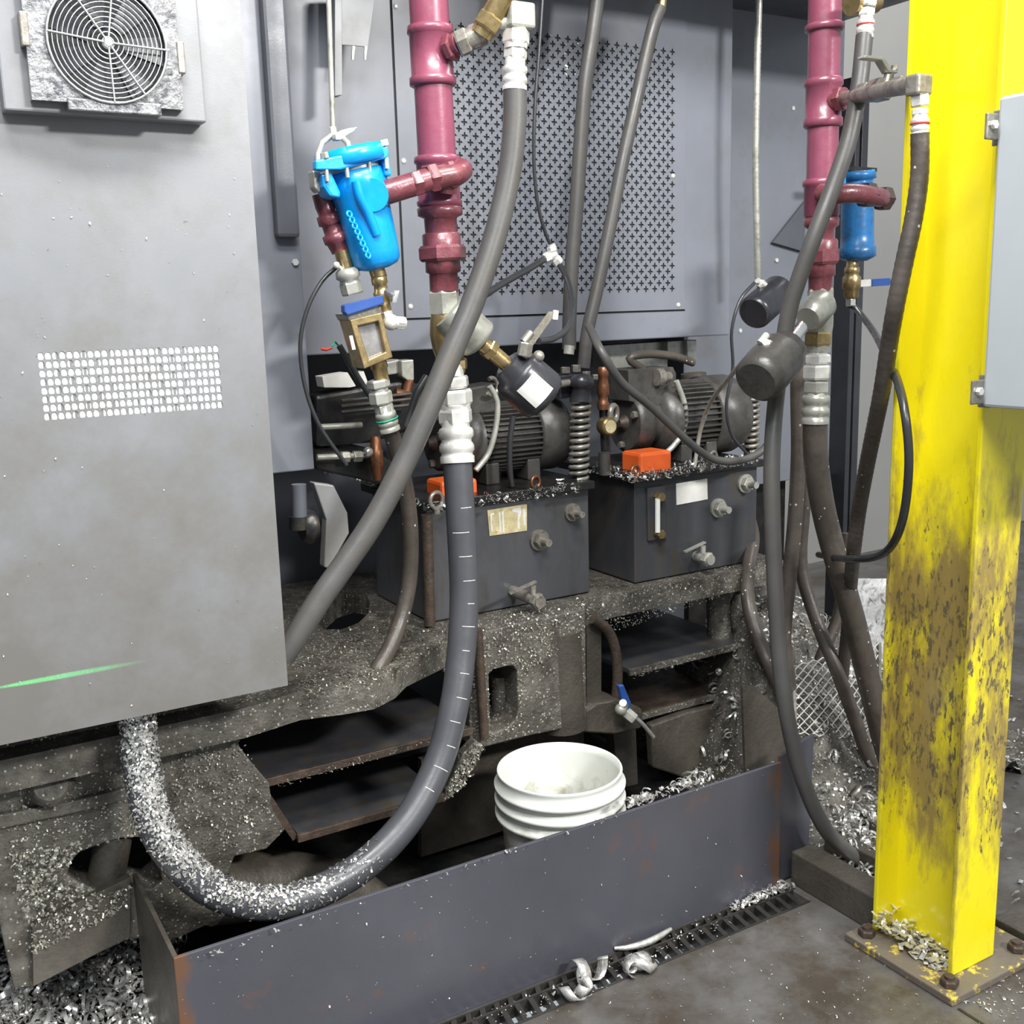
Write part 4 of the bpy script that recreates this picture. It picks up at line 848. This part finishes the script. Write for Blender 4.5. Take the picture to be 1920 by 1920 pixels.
m = MB(); m.tube(spline(path([(1540,362,1.82),(1565,364,1.78),(1600,362,1.76),(1640,368,1.76),(1662,374,1.79)]), 0.008), 0.0215, 18); m.build('cross_elbow', M['maroon'], t)
m = MB(); hexpx(m, (1618,364), (1634,367), 24, 1.765); hexpx(m, (1650,371), (1664,374), 23, 1.78); m.build('cross_fitting', M['rust'], t)
t = thing('lever_valve', P(1660, 170, Y=1.6), 'grimy ball valve with bent grey lever handle in front of the yellow column top', 'valve')
m = MB(); cylpx(m, (1582,185), (1712,158), 13, 1.79, 1.40); hexpx(m, (1615,177), (1632,172), 19, 1.70, 1.66); hexpx(m, (1636,172), (1660,166), 22, 1.64, 1.58); hexpx(m, (1680,163), (1696,160), 18, 1.50, 1.45); m.build('valve_body', M['dirtyzinc'], t)
cylpx(MB(), (1662,162), (1668,136), 9, 1.58).build('stem', M['dirtyzinc'], t)
m = MB(); a = [(1622,103),(1658,107),(1672,130),(1684,132),(1684,137),(1668,136),(1654,113),(1622,109)]; m.pxprism(a, 1.57, 0.02); m.build('lever', M['galv'], t, bevel=0.002)
hexpx(MB(), (1677,132), (1678,122), 7, 1.58).build('lever_nut', M['steel'], t)
c = P(1722, 160, Y=1.385); s = mpp(c); MB().box((c.x-20*s, c.y-16*s, c.z-19*s), (c.x+22*s, c.y+16*s, c.z+19*s)).build('square_elbow', M['dirtyzinc'], t, bevel=0.005)
HY = 1.385
t = thing('ribbed_hose', P(1725, 250, Y=HY), 'grey ribbed hose hanging in front of the yellow column from the square elbow', 'hose')
m = MB(); hexpx(m, (1724,178), (1725,200), 18, HY); hexpx(m, (1725,203), (1725,216), 16, HY); m.build('swivel_nut', M['zinc'], t); crimp(MB(), (1725,205), (1725,256), 17, HY).build('ferrule', M['zinc'], t)
MB().torus(P(1725,232,Y=HY), (0,0,1), 17*s, 0.0016, 20, 6).build('red_band', M['red'], t)
hose([(1725,250,HY),(1724,330,HY),(1713,410,HY),(1696,490,1.39),(1680,570,1.40),(1668,640,1.43),(1654,730,1.47),(1640,800,1.53),(1624,880,1.6),(1610,960,1.67),(1600,1040,1.72),(1594,1110,1.84),(1588,1190,1.90),(1578,1280,1.95)], 0.0165, n=16, ridge=0.0008, pitch=0.017).build('hose', M['rubberold'], t)
t = thing('long_hose', P(1620, 60, Y=1.72), 'long grey hose crossing the right maroon pipe and reaching the floor by the curb corner', 'hose')
m = MB(); cylpx(m, (1595,6), (1640,2), 22, 1.74); m.build('brass_elbow', M['brass'], t)
m = MB(); hexpx(m, (1628,-6), (1626,14), 18, 1.72); hexpx(m, (1626,17), (1624,32), 16, 1.72); m.build('swivel_nut', M['zinc'], t); crimp(MB(), (1625,22), (1621,72), 16.5, 1.72).build('ferrule', M['zinc'], t)
MB().torus(P(1623,46,Y=1.72), (0,0,1), 0.0178, 0.0016, 20, 6).build('red_band', M['red'], t)
hose([(1621,66,1.72),(1611,160,1.71),(1592,260,1.71),(1562,350,1.72),(1528,440,1.73),(1499,520,1.75),(1478,590,1.77),(1464,680,1.78),(1453,770,1.76),(1447,870,1.74),(1449,1000,1.72),(1455,1130,1.705),(1463,1250,1.695),(1481,1370,1.69),(1508,1470,1.685),(1548,1555,1.68),(1600,1605,1.68),(1650,1640,1.66)], 0.0185, n=16).build('hose', M['rubber'], t)
# valve under the right pipe
t = thing('angle_seat_valve', P(1537, 640, Y=QY), 'grey angle seat valve with oily actuator, under the right maroon pipe', 'valve', 'angle seat valves')
hexpx(MB(), (1538,540), (1539,578), 25, QY, a0=0.1).build('inlet_hex', M['galv'], t)
stack(MB(), (1540,574), (1534,660), QY, [(572,21),(585,23),(610,24),(630,22),(660,22)], 24).build('valve_body', M['galv'], t)
hexpx(MB(), (1534,622), (1533,648), 27, QY, a0=0.3).build('outlet_hex', M['brass'], t)
c0, c1 = P(1545,566,Y=1.82), P(1496,618,Y=1.79)
MB().lathe(c0, c1, [(0,0.030),(0.01,0.036),(0.07,0.037),(0.076,0.032),(0.082,0.028)], 28).build('bonnet', M['galv'], t)
cylpx(MB(), (1500,614), (1470,655), 14, 1.79, 1.75).build('stem', M['steel'], t)
c0, c1 = P(1480,648,Y=1.75), P(1418,716,Y=1.71); L = (c1-c0).length; r = 46*mpp(c0)
MB().lathe(c0, c1, [(0, r*.5),(0.004, r*.72),(L*.2, r*.8),(L*.24, r*.96),(L*.3, r),(L*.86, r*1.03),(L*.95, r*.97),(L, r*.80)], 40).build('actuator_can', M['motor'], t, label='oily grey actuator can')
m = MB(); q = P(1432,634,Y=1.73); m.cyl(P(1425,644,Y=1.73), P(1438,628,Y=1.73), 0.008); m.hexn(P(1436,655,Y=1.72), P(1440,638,Y=1.72), 0.011); m.build('air_fitting', M['zinc'], t)
t = thing('right_supply_hose', P(1530, 790, Y=QY), 'thick oily brown hose below the right grey valve, leaning towards the swarf heap', 'hose')
t.name = 'supply_hose'
m = MB(); cylpx(m, (1533,655), (1533,676), 19, QY); hexpx(m, (1533,664), (1533,682), 26, QY, a0=0.2); m.build('adapter', M['zinc'], t)
hexpx(MB(), (1532,684), (1531,712), 27, QY, a0=0.4).build('swivel_nut', M['zinc'], t); hexpx(MB(), (1531,714), (1530,738), 25, QY).build('ferrule_hex', M['galv'], t)
crimp(MB(), (1531,716), (1528,794), 26, QY).build('ferrule', M['galv'], t)
hose([(1528,786,QY),(1530,860),(1541,940),(1557,1010),(1577,1080,1.84),(1600,1160,1.83),(1620,1240,1.82),(1640,1320,1.80),(1660,1400,1.78),(1690,1490,1.78)], 0.030, n=18).build('hose', M['rubberold'], t)
for i, (pts, r, lb) in enumerate((
    ([(1500,640,2.0),(1496,720),(1497,850),(1490,980),(1478,1100),(1470,1200),(1480,1290)], 0.020, 'oily hose hanging straight down just left of the thick brown right hose'),
    ([(1512,880,2.05),(1506,960),(1502,1060),(1530,1160,2.0),(1570,1260,1.93),(1600,1340,1.9),(1625,1410,1.88),(1660,1480,1.86)], 0.019, 'swarf covered hose swinging right behind the thick brown hose'),
    ([(1402,960,2.5),(1412,1010,2.34),(1404,1060,2.26),(1402,1120,2.2),(1416,1180,2.15),(1440,1240,2.1),(1470,1300,2.0)], 0.020, 'swarf crusted hose leaving the right tank foot'),
    ([(1590,1000,2.1),(1583,1080),(1570,1160),(1540,1230),(1520,1290)], 0.017, 'dark hose dropping beside the black post into the swarf heap'))):
    tag(hose(pts, r).build('drain_hose', M['rubberold']), lb, 'hose', 'hoses over the swarf heap')
tag(hose([(1428,-250,2.45),(1424,-40),(1420,120),(1417,300),(1419,430),(1421,522)], 0.0095, ridge=0.0012, pitch=0.012).build('braided_tube', M['galv']), 'pale braided tube hanging straight down in front of the end cover', 'tube')
t = thing('small_actuator', P(1430, 570, Y=2.3), 'small black cylinder actuator with zinc fittings on the end cover', 'actuator')
c0, c1 = P(1462,545,Y=2.3), P(1412,588,Y=2.26); L = (c1-c0).length; r = 32*mpp(c0)
MB().lathe(c0, c1, [(0, r*.8),(0.005, r*.97),(0.01, r),(L*.93, r),(L*.97, r*.95),(L, r*.85)], 36).build('cylinder', M['actuator'], t)
m = MB(); cylpx(m, (1460,548), (1474,535), 11, 2.3); hexpx(m, (1448,552), (1456,545), 14, 2.29); cylpx(m, (1420,526), (1448,552), 6, 2.28); hexpx(m, (1424,530), (1434,540), 9, 2.28); m.build('fittings', M['zinc'], t)

# second blue filter
t = thing('blue_filter', P(1610, 480, Y=2.1), 'grimy blue filter housing in front of the black post, by the yellow column', 'filter')
lathe_px((1608,320), (1607,490), 2.05, [(352,25),(356,28),(380,30),(440,30),(462,31),(464,34),(482,34),(485,28),(490,18)], 'bluedirty', 'bowl', t)
lathe_px((1608,320), (1607,490), 2.05, [(322,24),(324,33),(336,34),(338,28),(345,28),(347,33),(353,33)], 'bluedirty', 'lid', t)
for x in (1582, 1634): m = MB(); cylpx(m, (x,326), (x,350), 4, 2.02); hexpx(m, (x,318), (x,326), 7, 2.02); m.build('lid_bolt', M['blue'], t)
t = thing('blue_lever_valve', P(1600, 540, Y=2.05), 'small brass ball valve with blue grip below the grimy blue filter', 'valve')
m = MB(); stack(m, (1598,488), (1596,560), 2.05, [(486,10),(500,11),(502,14),(512,14),(514,12),(520,17),(540,17),(542,13),(556,14),(560,10)], 20); m.build('valve_body', M['brass'], t)
MB().pxprism([(1612,525),(1640,523),(1640,536),(1612,538)], 2.03, 0.006).build('lever', M['zinc'], t); MB().pxprism([(1636,523),(1670,521),(1672,530),(1668,535),(1636,537)], 2.026, 0.014).build('blue_grip', M['navy'], t, bevel=0.002)
hexpx(MB(), (1595,560), (1595,574), 10, 2.05).build('nut', M['steel'], t)
tag(hose([(1594,572,2.05),(1606,580,2.03),(1638,622,1.85),(1662,668,1.6),(1682,712,1.42),(1696,770,1.35),(1704,850,1.335),(1700,930,1.345),(1688,990,1.37),(1668,1028,1.43),(1640,1045,1.52),(1600,1048,1.62),(1570,1046,1.80),(1535,1040,1.95)], 0.0085).build('looped_tube', M['tubeblack']), 'black tube looping in front of the yellow column from the small brass valve', 'tube')

# ------------------------------------------------------------------ thin air lines
GA = 'thin black air lines'
t = thing('tube_tee', P(1037, 478, Y=2.35), 'small bright tee fitting joining black air tubes before the perforated door', 'fitting')
m = MB(); cylpx(m, (1033,458), (1038,478), 8, 2.35); hexpx(m, (1034,462), (1036,472), 10, 2.35); m.build('arm', M['zinc'], t)
m = MB(); cylpx(m, (1038,478), (1020,486), 8, 2.35); hexpx(m, (1030,481), (1020,486), 10, 2.35); m.build('arm', M['zinc'], t)
m = MB(); cylpx(m, (1038,478), (1048,494), 8, 2.35); hexpx(m, (1041,484), (1048,494), 10, 2.35); m.sphere(P(1038,478,Y=2.35), 0.012); m.build('arm', M['zinc'], t)
for pts, r, mt, lb, g in (
    ([(1030,-200,2.35),(1020,-40),(1011,90),(1003,200),(1001,300),(1008,380),(1022,435),(1033,460)], 0.0045, 'tubeblack', 'thin black air tube rising from the bright tee to the top edge', GA),
    ([(1022,485,2.35),(990,505,2.3),(945,530,2.25),(905,556,2.2),(880,575,2.18)], 0.0085, 'tubeblack', 'black air tube from the bright tee going left behind the diagonal hose', GA),
    ([(1047,493,2.35),(1064,525,2.3),(1073,572,2.22),(1066,612,2.15),(1040,634,2.08),(1010,640,2.03)], 0.0075, 'tubeblack', 'black air tube curling from the bright tee to the labelled actuator', GA),
    ([(1145,-250,2.4),(1124,-40),(1112,60),(1097,160),(1088,280),(1080,400),(1072,500),(1068,590),(1067,655)], 0.019, 'rubber', 'grey straight hose hanging over the left half of the perforated door', 'hoses before the perforated door'),
    ([(1238,14,2.38),(1222,60),(1195,180),(1168,300),(1145,420),(1120,540),(1102,620),(1094,690)], 0.0175, 'rubber', 'grey slanting hose hanging over the right half of the perforated door', 'hoses before the perforated door'),
    ([(1104,612,2.3),(1128,660,2.2),(1165,716,2.2),(1220,762,2.2),(1275,814,2.2),(1318,850,2.2),(1350,864,2.2),(1395,862,2.2),(1432,842,2.2),(1455,808,2.2)], 0.011, 'rubber', 'thick black cable sagging across the right motor', GA),
    ([(632,500,2.15),(603,528),(576,580),(563,645),(572,725),(600,800),(650,872)], 0.0045, 'tubeblack', 'thin black tube bowing left beside the bright blue filter fittings', GA),
    ([(636,648,2.2),(655,680),(680,722),(708,760),(735,790)], 0.007, 'tubeblack', 'black wire behind the brass sight glass box', GA),
    ([(800,705,2.3),(782,735),(768,775),(760,800)], 0.008, 'tubeblack', 'short black tube beside the solenoid valve', GA),
    ([(1268,714,2.38),(1284,760),(1284,800),(1268,830),(1246,852)], 0.008, 'galv', 'grey tube curving in front of the right motor fins', GA),
    ([(1434,632,1.73),(1405,664,1.8),(1370,705,2.0),(1335,750,2.2),(1315,800,2.28),(1306,850,2.3),(1302,876,2.3)], 0.006, 'galv', 'pale grey air tube from the oily actuator down to the right tank lid', GA),
    ([(1415,530,2.26),(1388,562),(1372,620),(1374,690),(1362,760),(1372,815),(1400,850)], 0.0045, 'tubeblack', 'thin black tube from the small actuator down behind the right spring', GA),
    ([(918,724,2.33),(932,752),(930,800),(916,850),(892,882)], 0.0075, 'galv', 'grey tube bending down in front of the left motor', GA),
    ([(1205,692,2.45),(1180,672),(1215,664),(1262,668),(1300,680)], 0.012, 'rubberold', 'dark lead arching over the right motor terminal box', GA),
    ([(962,780,2.32),(956,830),(956,880),(960,912)], 0.0075, 'tubeblack', 'black tube standing straight before the left motor fins', GA)):
    tag(hose(pts, r, n=10).build('air_tube', M[mt]), lb, 'tube', g)
tag(cylpx(MB(), (1243,-10), (1240,14), 9, 2.38).build('brass_ferrule', M['brass']), 'small brass hose end at the top edge above the perforated door', 'fitting')
m = MB(); m.tube(path([(636,650,2.2),(628,640,2.18),(622,650,2.16)]), 0.002, 6); m.build('frayed_wire', M['green']); o = COL.objects['frayed_wire']; tag(o, 'frayed green wire end left of the brass sight glass', 'wire')
o = MB().tube(path([(622,652,2.16),(612,656,2.16),(602,654,2.16)]), 0.003, 6).build('wire_end', M['red']); tag(o, 'frayed red wire end left of the brass sight glass', 'wire')

t = thing('drain_cock', P(1172, 1350, Y=2.14), 'small drain cock with a blue handle on the machine bed foot', 'valve')
MB().pxprism([(1160,1286),(1170,1284),(1184,1318),(1180,1330),(1170,1326)], 2.13, 0.014).build('blue_handle', M['navy'], t, bevel=0.003, label='blue handle')
m = MB(); m.cyl(P(1176,1335,Y=2.17), P(1168,1318,Y=2.12), 0.010); m.hexn(P(1172,1335,Y=2.14), P(1190,1350,Y=2.12), 0.016); m.sphere(P(1164,1330,Y=2.13), 0.016); m.build('valve_body', M['galv'], t)
m = MB(); m.tube(spline(path([(1190,1345,2.12),(1205,1358),(1225,1382)]), 0.01), 0.006, 8); m.build('outlet', M['galv'], t)
tag(MB().pxprism([(1424,1052),(1446,1054),(1446,1062),(1424,1060)], 2.30, 0.01).build('yellow_strip', M['yellow']), 'small yellow strip right of the right hydraulic tank foot', 'strip')
# ------------------------------------------------------------------ bucket
c = P(1049, 1441, Y=1.965); br = 118*mpp(c); bh = c.z
t = thing('plastic_bucket', (c.x, c.y, 0.004), 'used white plastic bucket standing behind the steel curb', 'bucket')
m = MB(); prof = [(0, 0.118/0.146*br), (0.004, 0.122/0.146*br), (bh*0.62, 0.137/0.146*br)]
z = bh*0.66
for k in range(3):
    prof += [(z, 0.138/0.146*br), (z+0.004, 0.152/0.146*br), (z+0.014, 0.153/0.146*br), (z+0.018, 0.143/0.146*br)]; z += 0.034
prof = [q for q in prof if q[0] < bh-0.012] + [(bh-0.008, br*0.985), (bh-0.003, br*1.0), (bh, br*0.99), (bh, br*0.962), (bh-0.02, br*0.95), (bh*0.5, br*0.87), (0.012, br*0.78)]
# profile runs up outside and down inside
n = 56; vs, fs = [], []
for tt, r in prof:
    for i in range(n):
        a = 2*math.pi*i/n; vs.append((c.x + r*math.cos(a), c.y + r*math.sin(a), 0.004 + tt))
K = len(prof)
for k in range(K-1):
    for i in range(n): j = (i+1) % n; fs.append((k*n+i, k*n+j, k*n+n+j, k*n+n+i))
m.add(vs, fs, True); m.add(vs[:n], [tuple(range(n-1,-1,-1))]); m.add(vs[-n:], [tuple(range(n))])
m.build('shell', M['whiteplastic'], t)
q = P(1106, 1516, Y=1.855); MB().box((q.x-0.022, q.y-0.006, q.z-0.02), (q.x+0.022, q.y+0.02, q.z+0.02)).build('handle_lug', M['whiteplastic'], t, bevel=0.003)

# ------------------------------------------------------------------ swarf heap on the right
from mathutils import noise as mn
m = MB(); NX, NY = 70, 56; vs = []
def hz(x, y):
    h = 0.46*math.exp(-((x-2.38)**2/0.16 + (y-2.42)**2/0.10)) + 0.30*math.exp(-((x-2.05)**2/0.05 + (y-2.16)**2/0.03)) + 0.16*math.exp(-((x-2.25)**2/0.09 + (y-1.98)**2/0.02))
    return h + 0.05*mn.noise(Vector((x*9, y*9, 1))) + 0.03*mn.noise(Vector((x*25, y*25, 4))) + 0.012*mn.noise(Vector((x*60, y*60, 7)))
def hclip(x, y): return max(0.004, (hz(x, y) + 0.012)*min(1, max(0, (x-1.94)/0.16)))
for j in range(NY):
    for i in range(NX):
        x, y = 1.93 + 1.1*i/(NX-1), 1.78 + 1.0*j/(NY-1); vs.append((x, y, hclip(x, y)))
m.add(vs, [(j*NX+i, j*NX+i+1, j*NX+NX+i+1, j*NX+NX+i) for j in range(NY-1) for i in range(NX-1)], True)
tag(m.build('swarf_heap', M['cast'], recalc=False), 'heap of oily swarf on the floor right of the machine base', 'swarf', kind='stuff')
m = MB()
for _ in range(4200):
    x, y = R.uniform(1.93, 2.95), R.uniform(1.78, 2.7); z = hclip(x, y)
    if z < 0.02 and R.random() < 0.6: continue
    g = Vector((hclip(x-0.01, y) - hclip(x+0.01, y), hclip(x, y-0.01) - hclip(x, y+0.01), 0.02)).normalized()
    p = Vector((x, y, z + 0.004))
    if R.random() < 0.10: curl(m, p + g*0.01, 0.03)
    else: flake(m, p, g, R.choice((0.004, 0.006, 0.009)))
strew(m, [(1560,1470),(1640,1440),(1640,1610),(1600,1600),(1572,1570)], 120, 0.015, (0,0,1), Z=0.05, curls=0.6)
strew(m, [(1580,1585),(1640,1615),(1640,1660),(1560,1620)], 50, 0.014, (0,0,1), Z=0.02, curls=0.2)
tag(m.build('bright_swarf', M['chip'], recalc=False), 'bright swarf curls over the heap beside the yellow column', 'swarf', kind='stuff')
t = thing('mesh_basket', P(1560, 1340, Y=1.95), 'expanded metal mesh screen leaning in the swarf heap left of the column', 'screen')
a, b, cc_, d = P(1486,1248,Y=2.02), P(1648,1205,Y=2.02), P(1648,1395,Y=1.93), P(1490,1375,Y=1.93)
def mg(u, v): return a.lerp(b, u).lerp(d.lerp(cc_, u), v)
for k in range(15):
    v0 = k/14
    pts = [mg(i/18, min(1, max(0, v0 + 0.034*(1 if (i + k) % 2 else -1)))) for i in range(19)]
    MB().tube(pts, 0.0022, 5).build('strand', M['zinc'], t)
pr = MB().obox(mg(0, 0.5), (0.005,0,0), (0,0.005,0), (d-a)*0.5).build('edge_bar', M['dirtyzinc'], t); pr = MB().obox(mg(1, 0.5), (0.005,0,0), (0,0.005,0), (cc_-b)*0.5).build('edge_bar', M['dirtyzinc'], t)
m = MB(); vs = []
for j in range(10):
    for i in range(8):
        q = P(1596 + i*11 + 3*(j % 2), 1085 + j*17, Y=2.35 + 0.03*mn.noise(Vector((i*0.9, j*0.7, 2)))); vs.append(q)
m.add(vs, [(j*8+i, j*8+i+1, j*8+8+i+1, j*8+8+i) for j in range(9) for i in range(7)], True)
o = m.build('plastic_sheet', M['bag']); o.modifiers.new('solid', 'SOLIDIFY').thickness = 0.002; tag(o, 'crumpled white plastic sheet left of the column above the heap', 'plastic sheet')
# loose curls on the grate and floor
for px, py, s, lb, T in ((1102,1822,0.05,'pale swarf curl standing on the grate at its middle',1.3),(1090,1862,0.045,'crumpled swarf ribbon under the standing curl on the grate',1.6),(1180,1808,0.05,'tangled swarf ribbon on the grate right of the standing curl',1.7),(1212,1800,0.045,'small bent swarf ribbon next to the tangled one on the grate',1.2)):
    m = MB(); p = P(px, py, Z=0.02)
    for _ in range(2): curl(m, p + Vector((R.uniform(-.01,.01), 0, 0)), s, turns=T*R.uniform(0.5,0.8))
    o = m.build('swarf_curl', M['chip']); o.modifiers.new('solid', 'SOLIDIFY').thickness = 0.001; tag(o, lb, 'swarf', 'loose swarf curls on the grate')
m = MB(); pts = spline([P(x, y, Z=0.012) for x, y in ((1152,1778),(1180,1776),(1220,1764),(1258,1742))], 0.008); m.tube(pts, [0.004+0.004*math.sin(3.14*i/len(pts)) for i in range(len(pts))], 6)
tag(m.build('swarf_curl', M['chip']), 'long slim swarf strip lying along the foot of the curb', 'swarf', 'loose swarf curls on the grate')
m = MB()
strew(m, [(1360,1700),(1470,1650),(1478,1665),(1380,1710)], 90, 0.012, (0,0,1), Z=0.006, curls=0.2)
strew(m, [(870,1915),(1360,1700),(1390,1730),(1000,1920)], 80, 0.006, (0,0,1), Z=0.004)
strew(m, [(1000,1920),(1480,1690),(1600,1760),(1780,1900),(1900,1900),(1919,1919)], 90, 0.004, (0,0,1), Z=0.001)
strew(m, [(1800,1880),(1920,1780),(1920,1920)], 40, 0.007, (0,0,1), Z=0.001)
tag(m.build('floor_swarf', M['chip'], recalc=False), 'scattered bright swarf on the floor and drain grate', 'swarf', kind='stuff')
m = MB(); strew(m, [(340,1810),(1440,1430),(1450,1640),(900,1890),(340,1920)], 60, 0.004, (0,-1,0), Y=CY-0.0012)
strew(m, [(330,1806),(1450,1424),(1452,1432),(335,1815)], 60, 0.006, (0,0,1), Z=CZ+0.0005)
strew(m, [(1175,1500),(1330,1450),(1340,1462),(1180,1515)], 70, 0.012, (0,0,1), Z=CZ+0.002, curls=0.3)
tag(m.build('curb_swarf', M['chip'], recalc=False), 'bright swarf specks on the steel curb face and top edge', 'swarf', kind='stuff')
# swarf far right behind the column
m = MB()
for _ in range(260):
    x, y = R.uniform(2.1, 3.4), R.uniform(1.25, 2.4); p = Vector((x, y, 0.004)); (curl if R.random() < 0.25 else flake)(m, p + Vector((0,0,0.01)), *((0.035,) if False else ((0,0,1), 0.012))) if R.random() < 0 else flake(m, p, (0,0,1), 0.013)
tag(m.build('far_swarf', M['chip'], recalc=False), 'scattered bright swarf on the floor behind the yellow column', 'swarf', kind='stuff')
